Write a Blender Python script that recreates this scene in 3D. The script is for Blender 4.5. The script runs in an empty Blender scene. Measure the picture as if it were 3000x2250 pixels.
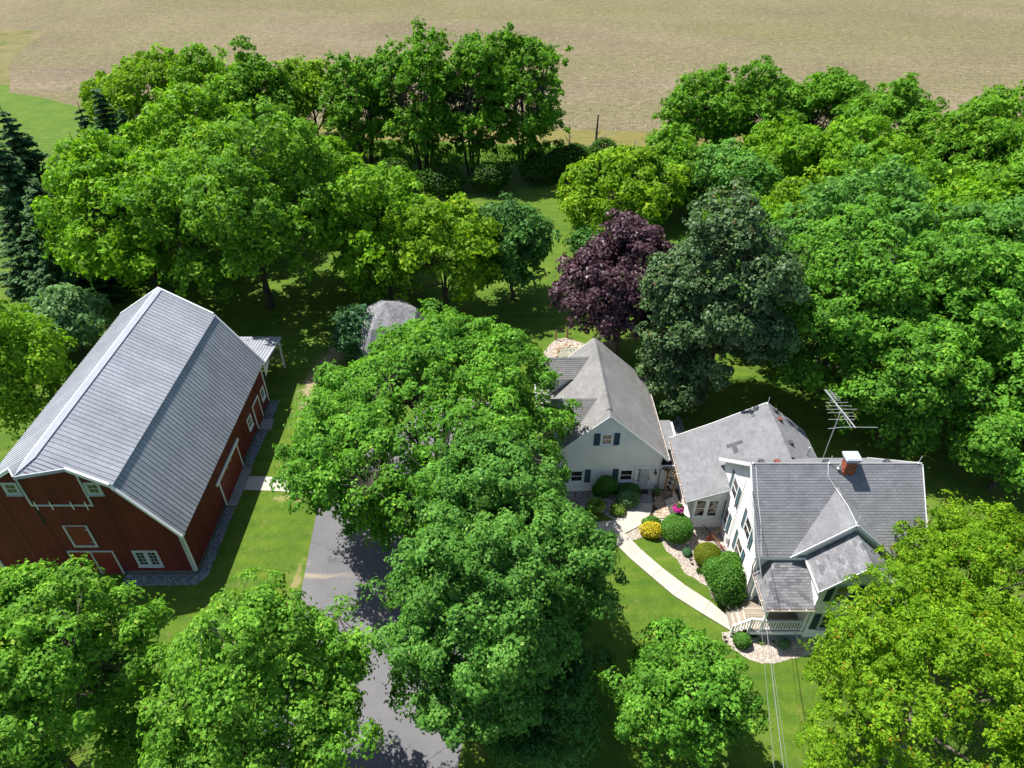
import bpy, math, random
import numpy as np
from mathutils import Vector as V, Matrix
R = math.radians
sc = bpy.context.scene
C = sc.collection

# ---------------------------------------------------------------- camera, sky, sun, exposure
cam_d = bpy.data.cameras.new('camera'); cam = bpy.data.objects.new('camera', cam_d); C.objects.link(cam)
cam.location = (0, 0, 34.0); cam.rotation_euler = (R(90 - 38.3), 0, 0)
cam_d.sensor_width = 36; cam_d.lens = 36 * 2072 / 3000; cam_d.clip_end = 6000; cam_d.clip_start = .5
sc.camera = cam
SUN = V((-.43, .28, 1)).normalized()            # towards the sun
w = bpy.data.worlds.new('World'); sc.world = w; w.use_nodes = True
nt = w.node_tree; nt.nodes.clear()
sky = nt.nodes.new('ShaderNodeTexSky'); sky.sky_type = 'NISHITA'; sky.sun_disc = False
sky.sun_elevation = math.asin(SUN.z); sky.sun_rotation = math.atan2(SUN.x, SUN.y)
bg = nt.nodes.new('ShaderNodeBackground'); bg.inputs[1].default_value = .085
ow = nt.nodes.new('ShaderNodeOutputWorld'); nt.links.new(sky.outputs[0], bg.inputs[0]); nt.links.new(bg.outputs[0], ow.inputs[0])
sd = bpy.data.lights.new('sun', 'SUN'); sd.energy = 4.6; sd.angle = R(.53); sd.color = (1, .955, .88)
so = bpy.data.objects.new('sun', sd); C.objects.link(so); so.rotation_euler = SUN.to_track_quat('Z', 'Y').to_euler(); so.location = (0, 0, 60)
sc.view_settings.view_transform = 'Standard'; sc.view_settings.look = 'None'
sc.view_settings.gamma = 1; sc.view_settings.use_curve_mapping = False
sc.view_settings.exposure = 1.0
sc.cycles.max_bounces = 7; sc.cycles.diffuse_bounces = 4; sc.cycles.transmission_bounces = 4; sc.cycles.transparent_max_bounces = 6

# ---------------------------------------------------------------- materials
def newmat(name):
    m = bpy.data.materials.new(name); m.use_nodes = True; m.node_tree.nodes.clear(); return m
class NT:
    def __init__(s, m): s.t = m.node_tree
    def n(s, typ, **kw):
        nd = s.t.nodes.new('ShaderNode' + typ)
        for k, v in kw.items():
            if k.startswith('i_'): nd.inputs[k[2:].replace('_', ' ')].default_value = v
            else: setattr(nd, k, v)
        return nd
    def l(s, a, b): s.t.links.new(a, b)
    def pos(s): return s.n('NewGeometry').outputs['Position']
    def noise(s, scale, detail=4, rough=.6, vec=None, sc3=None):
        v = vec if vec else s.pos()
        if sc3:
            mp = s.n('Mapping'); mp.inputs['Scale'].default_value = sc3; s.l(v, mp.inputs[0]); v = mp.outputs[0]
        nd = s.n('TexNoise'); nd.inputs['Scale'].default_value = scale; nd.inputs['Detail'].default_value = detail; nd.inputs['Roughness'].default_value = rough
        s.l(v, nd.inputs['Vector']); return nd.outputs['Fac']
    def ramp(s, fac, stops, interp='LINEAR'):
        r = s.n('ValToRGB'); r.color_ramp.interpolation = interp; e = r.color_ramp.elements
        while len(e) < len(stops): e.new(.5)
        for i, (p, c) in enumerate(stops):
            e[i].position = p; e[i].color = (c, c, c, 1) if isinstance(c, (int, float)) else (*c, 1)
        s.l(fac, r.inputs[0]); return r.outputs[0]
    def mix(s, fac, a, b, mode='MIX'):
        m = s.n('Mix', data_type='RGBA', blend_type=mode)
        for inp, x in ((m.inputs[0], fac), (m.inputs[6], a), (m.inputs[7], b)):
            if isinstance(x, (int, float)): inp.default_value = x
            elif isinstance(x, tuple): inp.default_value = (*x, 1)
            else: s.l(x, inp)
        return m.outputs[2]
    def math(s, op, a, b=0.0, c=None):
        m = s.n('Math', operation=op)
        for i, x in enumerate((a, b) + ((c,) if c is not None else ())):
            if isinstance(x, (int, float)): m.inputs[i].default_value = x
            else: s.l(x, m.inputs[i])
        return m.outputs[0]
    def attr(s, name): return s.n('Attribute', attribute_name=name).outputs['Fac']
    def out(s, col, rough=.7, metallic=0, spec=.4, bump=None, bstr=.3, bdist=.02):
        p = s.n('BsdfPrincipled'); o = s.n('OutputMaterial')
        if isinstance(col, tuple): p.inputs['Base Color'].default_value = (*col, 1)
        else: s.l(col, p.inputs['Base Color'])
        if isinstance(rough, (int, float)): p.inputs['Roughness'].default_value = rough
        else: s.l(rough, p.inputs['Roughness'])
        p.inputs['Metallic'].default_value = metallic; p.inputs['Specular IOR Level'].default_value = spec
        if bump is not None:
            b = s.n('Bump'); b.inputs['Strength'].default_value = bstr; b.inputs['Distance'].default_value = bdist
            s.l(bump, b.inputs['Height']); s.l(b.outputs[0], p.inputs['Normal'])
        s.l(p.outputs[0], o.inputs[0]); return p

def plain(name, col, rough=.7, var=.12, scale=1.5, fine=40, metallic=0, spec=.4, bstr=.15, dirt=None, sc3=None):
    m = newmat(name); t = NT(m)
    a = t.noise(scale, 5, .65, sc3=sc3); b = t.noise(fine, 2)
    lo = tuple(c * (1 - 2 * var) for c in col); hi = tuple(min(1, c * (1 + 1.2 * var)) for c in col)
    c1 = t.ramp(a, [(.3, lo), (.72, hi)])
    c2 = t.mix(.25 * var * 4, c1, t.ramp(b, [(.3, lo), (.7, hi)]))
    if dirt: c2 = t.mix(t.ramp(t.noise(scale * .7, 6, .7), [(.55, 0.), (.75, .55)]), c2, dirt)
    t.out(c2, rough, metallic, spec, bump=b, bstr=bstr, bdist=.01); return m

def tinted(name, lo, hi, rough=.85, scale=1.2, fine=60, stain=None, bstr=.3, spec=.3, white=None):
    """colour from the per-face attribute tint, plus stains and grain"""
    m = newmat(name); t = NT(m)
    tint = t.attr('tint'); c = t.mix(tint, lo, hi)
    n = t.noise(scale, 5, .65); f = t.noise(fine, 3, .7)
    c = t.mix(1.0, c, t.ramp(n, [(.3, .82), (.7, 1.12)]), 'MULTIPLY')
    c = t.mix(1.0, c, t.ramp(f, [(.3, .85), (.7, 1.12)]), 'MULTIPLY')
    if stain: c = t.mix(t.ramp(t.noise(.6, 6, .7), [(.5, 0.), (.8, .5)]), c, stain)
    t.out(c, rough, 0, spec, bump=f, bstr=bstr, bdist=.006); return m

def leafmat(name, dark, light, accent=None, acc=.04, trans=.42, rough=.6, spec=.2):
    m = newmat(name); t = NT(m)
    tint = t.attr('tint')
    stops = [(0., dark), (.55, tuple((a + b) / 2 for a, b in zip(dark, light))), (1 - acc if accent else 1., light)]
    if accent: stops.append((1., accent))
    c = t.ramp(tint, stops)
    big = t.ramp(t.noise(.45, 3), [(.3, .8), (.7, 1.15)])
    c = t.mix(1., c, big, 'MULTIPLY')
    p = t.n('BsdfPrincipled'); t.l(c, p.inputs['Base Color']); p.inputs['Roughness'].default_value = rough; p.inputs['Specular IOR Level'].default_value = spec
    tr = t.n('BsdfTranslucent'); warm = t.mix(1., c, (1.25, 1.2, .55), 'MULTIPLY'); t.l(warm, tr.inputs[0])
    ms = t.n('MixShader'); ms.inputs[0].default_value = trans; t.l(p.outputs[0], ms.inputs[1]); t.l(tr.outputs[0], ms.inputs[2])
    o = t.n('OutputMaterial'); t.l(ms.outputs[0], o.inputs[0]); return m

M = {}
M['white'] = plain('white_paint', (.78, .79, .79), .5, .04, .8, 30)
M['white_siding'] = plain('white_siding', (.83, .80, .785), .55, .05, .7, 25)
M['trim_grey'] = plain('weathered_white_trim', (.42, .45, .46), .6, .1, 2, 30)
M['red'] = plain('barn_red_boards', (.13, .022, .014), .75, .16, .8, 25, sc3=(1, 1, .25), dirt=(.10, .03, .02))
M['red_door'] = plain('barn_red_door', (.17, .018, .013), .6, .1, 1.2, 25)
M['metal'] = tinted('galvanised_roof_metal', (.285, .30, .335), (.325, .34, .375), .45, .5, 6, None, .05, .5)
M['metal_trim'] = plain('bright_metal_trim', (.46, .48, .52), .35, .05, 2, 30)
M['rib'] = plain('shaded_rib_metal', (.20, .215, .255), .4, .06, 2, 30)  # darker than the panels: shade along the ribs put into the colour
M['shingle'] = tinted('grey_asphalt_shingle', (.155, .158, .170), (.205, .21, .225), .9, 1.1, 45, (.15, .15, .155))
M['shingle_mix'] = tinted('mottled_asphalt_shingle', (.11, .113, .125), (.25, .25, .265), .9, 1.4, 45, (.10, .10, .11))
M['shingle_warm'] = tinted('weathered_grey_shingle', (.175, .173, .17), (.225, .222, .217), .92, .8, 30, (.12, .118, .112))
M['deck_under'] = plain('roof_felt', (.10, .10, .105), .95, .1)
M['black'] = plain('black_metal', (.02, .02, .022), .5, .1)
M['dark'] = plain('painted_shade', (.012, .012, .013), .8, .1)  # near-black for the barn slot and the shadow painted on the breezeway roof
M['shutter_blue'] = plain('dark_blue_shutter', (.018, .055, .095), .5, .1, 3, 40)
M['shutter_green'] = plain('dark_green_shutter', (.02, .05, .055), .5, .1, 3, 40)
M['shutter_lit_teal'] = plain('sunlit_teal_shutter', (.045, .085, .10), .5, .1, 3, 40)  # lit copy of the farmhouse shutters, sunlight put into the colour
M['glass'] = newmat('window_glass'); _t = NT(M['glass']); _t.out(_t.ramp(_t.noise(3, 3), [(.35, (.008, .009, .011)), (.7, (.05, .05, .045))]), .06, 0, .8)
M['glass_light'] = newmat('door_glass'); _t = NT(M['glass_light']); _t.out(_t.ramp(_t.noise(2, 3), [(.35, (.42, .43, .44)), (.7, (.6, .6, .6))]), .12, 0, .6)
M['brick'] = tinted('chimney_brick', (.20, .045, .022), (.42, .12, .06), .85, 4, 60)
M['mortar'] = plain('mortar', (.33, .29, .25), .9, .1)
M['concrete'] = plain('concrete', (.40, .37, .325), .85, .07, .9, 18, dirt=(.34, .30, .25))
M['concrete_old'] = plain('old_concrete', (.27, .255, .235), .9, .12, 1.2, 18, dirt=(.17, .16, .14))
M['joint'] = plain('soil_joint', (.06, .05, .035), .95, .2)
M['paver'] = tinted('tan_paver', (.33, .25, .18), (.47, .39, .30), .85, 2, 30)
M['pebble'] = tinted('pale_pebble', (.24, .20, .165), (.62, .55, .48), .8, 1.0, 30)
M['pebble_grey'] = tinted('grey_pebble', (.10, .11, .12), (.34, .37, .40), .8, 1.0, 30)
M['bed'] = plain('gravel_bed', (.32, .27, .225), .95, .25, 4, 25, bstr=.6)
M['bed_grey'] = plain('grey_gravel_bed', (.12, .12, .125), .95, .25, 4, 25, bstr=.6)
M['deckwood'] = tinted('weathered_deck_wood', (.24, .20, .155), (.38, .33, .27), .8, 3, 25)
M['cedar'] = plain('cedar_post', (.36, .22, .11), .75, .15, 3, 30)
M['darkwood'] = plain('dark_wood', (.10, .065, .045), .75, .15, 3, 30)
M['rust'] = plain('rusty_iron', (.16, .05, .025), .8, .25, 4, 40)
M['bark'] = plain('bark', (.075, .062, .05), .95, .25, 3, 30, bstr=.6)
M['bark_pale'] = plain('pale_bark', (.15, .13, .105), .9, .2, 3, 30, bstr=.5)
M['deadwood'] = plain('dead_wood', (.33, .30, .26), .9, .15, 3, 30)
M['galv'] = plain('galvanised_tube', (.55, .56, .57), .4, .05, 2, 30, metallic=.4)
M['wire'] = plain('grey_cable', (.20, .20, .20), .6, .05)
M['terracotta'] = plain('dark_clay_pot', (.10, .05, .035), .8, .1)
M['magenta'] = tinted('magenta_petal', (.45, .01, .22), (.75, .04, .42), .5)
M['debris'] = plain('leaf_debris', (.20, .145, .105), .95, .3, 12, 60)

# leaf materials
L = dict(
 maple=leafmat('maple_leaf', (.065, .190, .018), (.210, .490, .045), (.38, .56, .07), .04),
 maple_light=leafmat('pale_maple_leaf', (.085, .225, .020), (.240, .500, .045), (.42, .56, .08), .05),
 maple_blue=leafmat('bluish_maple_leaf', (.058, .175, .024), (.190, .430, .070), (.34, .54, .13), .04),
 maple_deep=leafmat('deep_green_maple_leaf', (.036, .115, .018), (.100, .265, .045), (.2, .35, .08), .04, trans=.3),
 maple_silver=leafmat('silvery_maple_leaf', (.11, .24, .08), (.27, .46, .18), None),
 ash=leafmat('ash_leaf', (.095, .235, .010), (.270, .530, .020), (.42, .56, .04), .05),
 ash_b=leafmat('cool_ash_leaf', (.075, .200, .012), (.215, .450, .025), (.36, .54, .05), .05),
 yellow=leafmat('yellow_green_leaf', (.105, .230, .008), (.290, .500, .018), (.46, .56, .04), .05),
 poplar=leafmat('poplar_leaf', (.070, .195, .012), (.195, .430, .024), (.28, .45, .05), .05),
 locust=leafmat('fine_yellow_green_leaf', (.100, .230, .008), (.270, .480, .018), (.32, .18, .02), .10),
 purple=leafmat('purple_maple_leaf', (.036, .014, .022), (.125, .062, .085), (.26, .18, .22), .08, trans=.15, rough=.5, spec=.3),
 bronze=leafmat('bronze_green_maple_leaf', (.038, .080, .024), (.130, .235, .078), (.12, .06, .02), .05, trans=.2, rough=.5, spec=.3),
 spruce=leafmat('spruce_needle', (.016, .050, .012), (.060, .150, .035), (.16, .30, .07), .15, trans=.08),
 shrub=leafmat('boxwood_leaf', (.050, .155, .018), (.165, .400, .055), None),
 shrub_dark=leafmat('glossy_dark_leaf', (.028, .100, .010), (.095, .250, .020), (.2, .34, .05), .07, trans=.2),
 shrub_gold=leafmat('golden_clipped_leaf', (.095, .150, .008), (.26, .33, .015), (.30, .16, .02), .12),
 flower_y=leafmat('golden_leaf', (.24, .24, .01), (.72, .60, .02), (.80, .74, .3), .14),
 lime=leafmat('lime_leaf', (.12, .24, .03), (.36, .52, .08), None),
 varieg=leafmat('variegated_leaf', (.06, .18, .05), (.34, .52, .25), None),
 weed=leafmat('tall_weed', (.030, .085, .010), (.085, .200, .016), None),
 blue_shrub=leafmat('blue_green_leaf', (.05, .15, .06), (.14, .31, .13), None))

# ---------------------------------------------------------------- mesh helpers
def tag(o, label=None, cat=None, group=None, kind=None):
    if label: o['label'] = label
    if cat: o['category'] = cat
    if group: o['group'] = group
    if kind: o['kind'] = kind
    return o
def empty(name, loc, label, cat, group=None, rz=0):
    o = bpy.data.objects.new(name, None); C.objects.link(o); o.location = loc; o.rotation_euler = (0, 0, rz); o.empty_display_size = .3
    return tag(o, label, cat, group)

class MB:
    def __init__(s): s.v = []; s.f = []; s.t = []
    def poly(s, pts, t=.5):
        i = len(s.v); s.v += [tuple(p) for p in pts]; s.f.append(tuple(range(i, i + len(pts)))); s.t.append(t)
    def hexa(s, p, t=.5):   # 8 points: bottom loop 0-3 , top loop 4-7
        i = len(s.v); s.v += [tuple(q) for q in p]
        for f in ((3, 2, 1, 0), (4, 5, 6, 7), (0, 1, 5, 4), (1, 2, 6, 5), (2, 3, 7, 6), (3, 0, 4, 7)):
            s.f.append(tuple(i + k for k in f)); s.t.append(t)
    def box(s, x0, x1, y0, y1, z0, z1, t=.5):
        s.hexa([(x0, y0, z0), (x1, y0, z0), (x1, y1, z0), (x0, y1, z0), (x0, y0, z1), (x1, y0, z1), (x1, y1, z1), (x0, y1, z1)], t)
    def obox(s, o, a, b, c, t=.5):  # origin corner + three edge vectors
        o, a, b, c = V(o), V(a), V(b), V(c)
        s.hexa([o, o + a, o + a + b, o + b, o + c, o + a + c, o + a + b + c, o + b + c], t)
    def prism(s, pts, off, t=.5):
        off = V(off); n = len(pts); a = [V(p) for p in pts]; b = [p + off for p in a]
        s.poly(a[::-1], t); s.poly(b, t)
        for i in range(n):
            j = (i + 1) % n; s.poly([a[i], a[j], b[j], b[i]], t)
    def beam(s, a, b, w, h=None, t=.5, up=(0, 0, 1)):
        a, b = V(a), V(b); d = (b - a); u = V(up)
        if abs(d.normalized().dot(u)) > .95: u = V((0, 1, 0))
        x = d.cross(u).normalized() * w; y = x.cross(d).normalized() * (h or w)
        s.obox(a - x / 2 - y / 2, x, y, d, t)
    def tube(s, pts, rad, n=6, t=.5):
        pts = [V(p) for p in pts]
        if isinstance(rad, (int, float)): rad = [rad] * len(pts)
        i0 = len(s.v); ref = V((.13, .97, .21))
        for k, p in enumerate(pts):
            d = (pts[min(k + 1, len(pts) - 1)] - pts[max(k - 1, 0)]).normalized()
            x = d.cross(ref)
            if x.length < .1: x = d.cross(V((1, 0, 0)))
            x.normalize(); y = d.cross(x)
            for j in range(n):
                a = 2 * math.pi * j / n; s.v.append(tuple(p + (x * math.cos(a) + y * math.sin(a)) * rad[k]))
        for k in range(len(pts) - 1):
            for j in range(n):
                a = i0 + k * n + j; b = i0 + k * n + (j + 1) % n
                s.f.append((a, b, b + n, a + n)); s.t.append(t)
        s.f.append(tuple(i0 + (len(pts) - 1) * n + j for j in range(n))); s.t.append(t)
        s.f.append(tuple(i0 + j for j in range(n))[::-1]); s.t.append(t)
    def lathe(s, c, prof, n=12, t=.5):
        i0 = len(s.v)
        for r, z in prof:
            for j in range(n):
                a = 2 * math.pi * j / n; s.v.append((c[0] + r * math.cos(a), c[1] + r * math.sin(a), c[2] + z))
        for k in range(len(prof) - 1):
            for j in range(n):
                a = i0 + k * n + j; b = i0 + k * n + (j + 1) % n
                s.f.append((a, b, b + n, a + n)); s.t.append(t)
        s.f.append(tuple(i0 + (len(prof) - 1) * n + j for j in range(n))); s.t.append(t)
    def mesh(s, name, mat):
        me = bpy.data.meshes.new(name); me.from_pydata(s.v, [], s.f)
        if s.f:
            at = me.attributes.new('tint', 'FLOAT', 'FACE'); at.data.foreach_set('value', s.t)
        me.materials.append(mat); return me
    def build(s, name, mat, parent=None, label=None, cat=None, group=None, kind=None):
        return link(name, s.mesh(name, mat), parent, label, cat, group, kind)
def link(name, me, parent=None, label=None, cat=None, group=None, kind=None, loc=None):
    o = bpy.data.objects.new(name, me); C.objects.link(o)
    if parent: 
        o.parent = parent
        if loc is None and parent.type == 'EMPTY' and parent.get('wbase'):  # children written in world coordinates
            o.location = tuple(-x for x in parent['wbase'])
    if loc is not None: o.location = loc
    return tag(o, label, cat, group, kind)
def wempty(name, loc, label, cat, group=None):
    """thing whose parts are written in world coordinates"""
    o = empty(name, loc, label, cat, group); o['wbase'] = list(loc); return o
def part(mb, name, mat, parent, **k):
    """part of a world-coordinate thing; sub-parts inherit the offset through the parent"""
    return mb.build(name, M[mat] if isinstance(mat, str) else mat, parent, **k)
def npmesh(name, co, nper, tint, mat):
    """co: (n*nper,3) array of separate nper-gons"""
    n = len(co) // nper; me = bpy.data.meshes.new(name)
    me.vertices.add(len(co)); me.vertices.foreach_set('co', co.astype(np.float32).ravel())
    me.loops.add(n * nper); me.loops.foreach_set('vertex_index', np.arange(n * nper, dtype=np.int32))
    me.polygons.add(n); me.polygons.foreach_set('loop_start', np.arange(0, n * nper, nper, dtype=np.int32))
    me.polygons.foreach_set('loop_total', np.full(n, nper, dtype=np.int32))
    me.update(calc_edges=True)
    at = me.attributes.new('tint', 'FLOAT', 'FACE'); at.data.foreach_set('value', tint.astype(np.float32))
    me.materials.append(mat); return me

# ================================================================ GROUND
def flat(name, pts, z, mat, kind='structure', parent=None, sub=0):
    mb = MB(); mb.poly([(x, y, z) for x, y in pts]); return mb.build(name, mat, parent, kind=kind)
def inpoly(px, py, poly):
    ins = np.zeros(len(px), bool); n = len(poly); j = n - 1
    for i in range(n):
        xi, yi = poly[i]; xj, yj = poly[j]
        c = ((yi > py) != (yj > py)) & (px < (xj - xi) * (py - yi) / (yj - yi + 1e-12) + xi); ins ^= c; j = i
    return ins

# tilled stubble field
m = newmat('stubble_field'); t = NT(m)
base = t.ramp(t.noise(.035, 5, .55, sc3=(.5, 1, 1)), [(.36, (.142, .114, .074)), (.5, (.190, .152, .098)), (.66, (.160, .140, .072))])
rows = t.noise(1.4, 4, .7, sc3=(.35, 1.6, 1)); c = t.mix(t.ramp(rows, [(.36, .75), (.56, 0.)]), base, (.13, .105, .075))
fl = t.noise(2.6, 3, .75); c = t.mix(t.ramp(fl, [(.60, 0.), (.72, .75)]), c, (.40, .34, .26))
gr = t.math('MULTIPLY', t.ramp(t.noise(.022, 4, .6, sc3=(.45, 1.6, 1)), [(.40, 0.), (.58, 1.)]), t.ramp(t.noise(.9, 4, .8), [(.36, .1), (.62, .8)]))
c = t.mix(gr, c, (.118, .125, .040))
sp = t.n('SeparateXYZ'); t.l(t.pos(), sp.inputs[0]); fy_ = t.math('ADD', sp.outputs[1], t.math('MULTIPLY', t.math('SUBTRACT', t.noise(.03, 4, .6), .5), 120.)); fy_ = t.math('ADD', fy_, t.math('MULTIPLY', sp.outputs[0], .35))
c = t.mix(t.math('MULTIPLY', t.math('MULTIPLY', t.math('SUBTRACT', fy_, 110.), 1 / 130.), t.ramp(t.noise(1.0, 4, .8), [(.3, .15), (.6, .6)])), c, (.135, .138, .055))
w2 = t.ramp(t.noise(.75, 4, .8), [(.70, 0.), (.76, .9)]); c = t.mix(w2, c, (.05, .095, .02))
wv = t.n('TexWave', wave_type='BANDS', bands_direction='Y'); wv.inputs['Scale'].default_value = .36; wv.inputs['Distortion'].default_value = 1.5; wv.inputs['Detail'].default_value = 3; wv.inputs['Detail Scale'].default_value = .6; t.l(t.pos(), wv.inputs['Vector'])
c = t.mix(t.math('MULTIPLY', wv.outputs['Fac'], t.ramp(t.noise(.06, 3), [(.4, .15), (.6, .6)])), c, (.095, .075, .048))
c = t.mix(1., c, t.ramp(t.noise(3.2, 4, .85), [(.32, .6), (.68, 1.4)]), 'MULTIPLY')
c = t.mix(1., c, t.ramp(t.noise(.85, 6, .95, sc3=(.8, 1, 1)), [(.36, .62), (.64, 1.42)]), 'MULTIPLY')
c = t.mix(t.ramp(t.noise(.7, 5, .9, sc3=(1.0, .6, 1)), [(.62, 0.), (.70, .8)]), c, (.085, .12, .03))
c = t.mix(t.ramp(t.noise(5.5, 2, .9), [(.60, 0.), (.68, .6)]), c, (.36, .31, .23))
t.out(c, .95, 0, .1, bump=t.noise(2.2, 4, .75), bstr=.9, bdist=.12)
M['field'] = m
S = 1600
flat('field', [(-S, -300), (S, -300), (S, 2600), (-S, 2600)], 0, m)

# lawn
m = newmat('lawn'); t = NT(m)
g = t.ramp(t.noise(.13, 5, .6), [(.32, (.055, .130, .012)), (.5, (.088, .172, .014)), (.68, (.140, .200, .024))])
g = t.mix(.55, g, t.ramp(t.noise(1.3, 5, .7), [(.3, (.038, .098, .009)), (.7, (.165, .235, .030))]))
g = t.mix(t.ramp(t.noise(9, 5, .9), [(.38, .8), (.6, 0.)]), g, (.034, .070, .008))
st = t.n('TexWave', wave_type='BANDS', bands_direction='Y'); st.inputs['Scale'].default_value = .28; st.inputs['Distortion'].default_value = .6; st.inputs['Detail'].default_value = 1
t.l(t.pos(), st.inputs['Vector'])
g = t.mix(t.math('MULTIPLY', st.outputs['Fac'], .38), g, (.120, .180, .015))
g = t.mix(t.ramp(t.noise(.8, 6, .78), [(.56, 0.), (.72, .75)]), g, (.19, .18, .06))
def patch(cx, cy, rx, ry, col, amt=.85, rag=2.6):
    global g
    sp = t.n('SeparateXYZ'); t.l(t.pos(), sp.inputs[0])
    dx = t.math('MULTIPLY', t.math('SUBTRACT', sp.outputs[0], cx), 1 / rx); dy = t.math('MULTIPLY', t.math('SUBTRACT', sp.outputs[1], cy), 1 / ry)
    d = t.math('SQRT', t.math('ADD', t.math('MULTIPLY', dx, dx), t.math('MULTIPLY', dy, dy)))
    d = t.math('ADD', d, t.math('MULTIPLY', t.math('SUBTRACT', t.noise(1.6, 5, .75), .5), rag))
    f = t.ramp(d, [(.45, amt), (1.15, 0.)]); g = t.mix(f, g, col)
for a in ((-15.0, 42.5, 1.35, 4.6, (.36, .27, .185)), (-14.6, 46.6, 1.2, 2.0, (.33, .26, .17)), (-31.5, 50.5, 2.2, 1.6, (.33, .27, .16)), (-22.5, 46.5, 3.5, 2.5, (.26, .20, .12)),
          (-14.2, 31.2, 1.2, .5, (.32, .27, .13)), (24.6, 29.6, 1.8, 2.4, (.36, .28, .17)), (5.3, 11.2, 1.5, 2.2, (.22, .22, .07)), (-12.4, 24.0, .35, 2.5, (.26, .22, .1))):
    patch(*a)
g = t.mix(t.ramp(t.noise(2.6, 4, .8), [(.60, 0.), (.70, .55)]), g, (.22, .20, .075))
g = t.mix(t.ramp(t.noise(7, 1, .5), [(.80, 0.), (.82, .8)]), g, (.5, .48, .40))
g = t.mix(t.ramp(t.noise(.35, 5, .7), [(.40, .45), (.55, 0.)]), g, (.040, .100, .010))
t.out(g, .9, 0, .15, bump=t.noise(30, 3, .8), bstr=.8, bdist=.05)
M['lawn'] = m
flat('lawn', [(-75.5, 117), (-60, 108), (-45, 101), (-30, 98.5), (4.3, 95.3), (19.3, 94.5), (70, 92), (180, 84), (180, -60), (-200, -60), (-200, 124), (-83.8, 123.6), (-81.6, 119.3)], .005, m)
m2 = newmat('field_margin'); t = NT(m2)
c = t.ramp(t.noise(.8, 5, .7, sc3=(.3, 1.5, 1)), [(.3, (.095, .105, .025)), (.5, (.165, .14, .05)), (.7, (.105, .135, .03))]); t.out(c, .95, 0, .1, bump=t.noise(6, 3), bstr=.6, bdist=.05)
flat('field_margin', [(-30, 98.5), (4.3, 95.3), (19.3, 94.5), (70, 92), (70, 97.6), (21, 100.4), (4.7, 101.8), (-30, 104)], .009, m2)
m3 = newmat('field_corner_grass'); t = NT(m3)
c = t.ramp(t.noise(.18, 5, .7), [(.38, (.17, .145, .075)), (.55, (.13, .125, .045)), (.68, (.05, .09, .015))]); t.out(c, .95, 0, .1, bump=t.noise(4, 3), bstr=.6, bdist=.08)
flat('field_corner', [(-170, 166), (-109, 165), (-102, 164.3), (-98, 162), (-95.9, 155), (-95.2, 148), (-90.9, 136), (-83.8, 123.7), (-200, 124.1), (-200, 166)], .009, m3)

# asphalt driveway with patched seams
m = newmat('driveway_asphalt'); t = NT(m)
c = t.ramp(t.noise(.35, 5, .6), [(.3, (.105, .103, .111)), (.55, (.128, .126, .134)), (.75, (.152, .148, .152))])
c = t.mix(t.ramp(t.noise(3.5, 5, .8), [(.40, .35), (.6, 0.)]), c, (.115, .113, .125))
c = t.mix(t.ramp(t.noise(40, 2, .8), [(.55, 0.), (.75, .35)]), c, (.30, .30, .30))
c = t.mix(t.ramp(t.noise(.55, 6, .75), [(.66, 0.), (.70, .7)]), c, (.30, .25, .20))
vo = t.n('TexVoronoi', feature='DISTANCE_TO_EDGE'); vo.inputs['Scale'].default_value = .17
dn = t.n('TexNoise'); dn.inputs['Scale'].default_value = .8; t.l(t.pos(), dn.inputs['Vector'])
vv = t.n('VectorMath', operation='MULTIPLY_ADD'); t.l(dn.outputs['Color'], vv.inputs[0]); vv.inputs[1].default_value = (3, 3, 3); t.l(t.pos(), vv.inputs[2]); t.l(vv.outputs[0], vo.inputs['Vector'])
c = t.mix(t.ramp(vo.outputs['Distance'], [(.002, .8), (.008, 0.)]), c, (.07, .07, .078))
sp = t.n('SeparateXYZ'); t.l(t.pos(), sp.inputs[0])
sy = t.math('ADD', t.math('SUBTRACT', sp.outputs[1], 25.2), t.math('MULTIPLY', t.math('SUBTRACT', t.noise(1.1, 4), .5), .7))
c = t.mix(t.math('MULTIPLY', t.ramp(t.math('MULTIPLY', t.math('ADD', sp.outputs[0], 12.), .33), [(.2, 1.), (1., .1)]), t.ramp(t.math('ABSOLUTE', sy), [(.03, .8), (.22, 0.)])), c, (.30, .245, .18))
t.out(c, .85, 0, .3, bump=t.noise(60, 2), bstr=.4, bdist=.01)
flat('driveway', [(-12.35, 30.4), (-12.0, 25.2), (-11.9, 23.6), (-11.9, 8), (-2.9, 8), (-2.5, 14.6), (-2.1, 17.1), (-1.9, 21), (-1.0, 25.5), (-.9, 27.5), (2.2, 30), (2.2, 40), (-5, 41.5), (-9, 37), (-11.5, 33)], .013, m)

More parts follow.
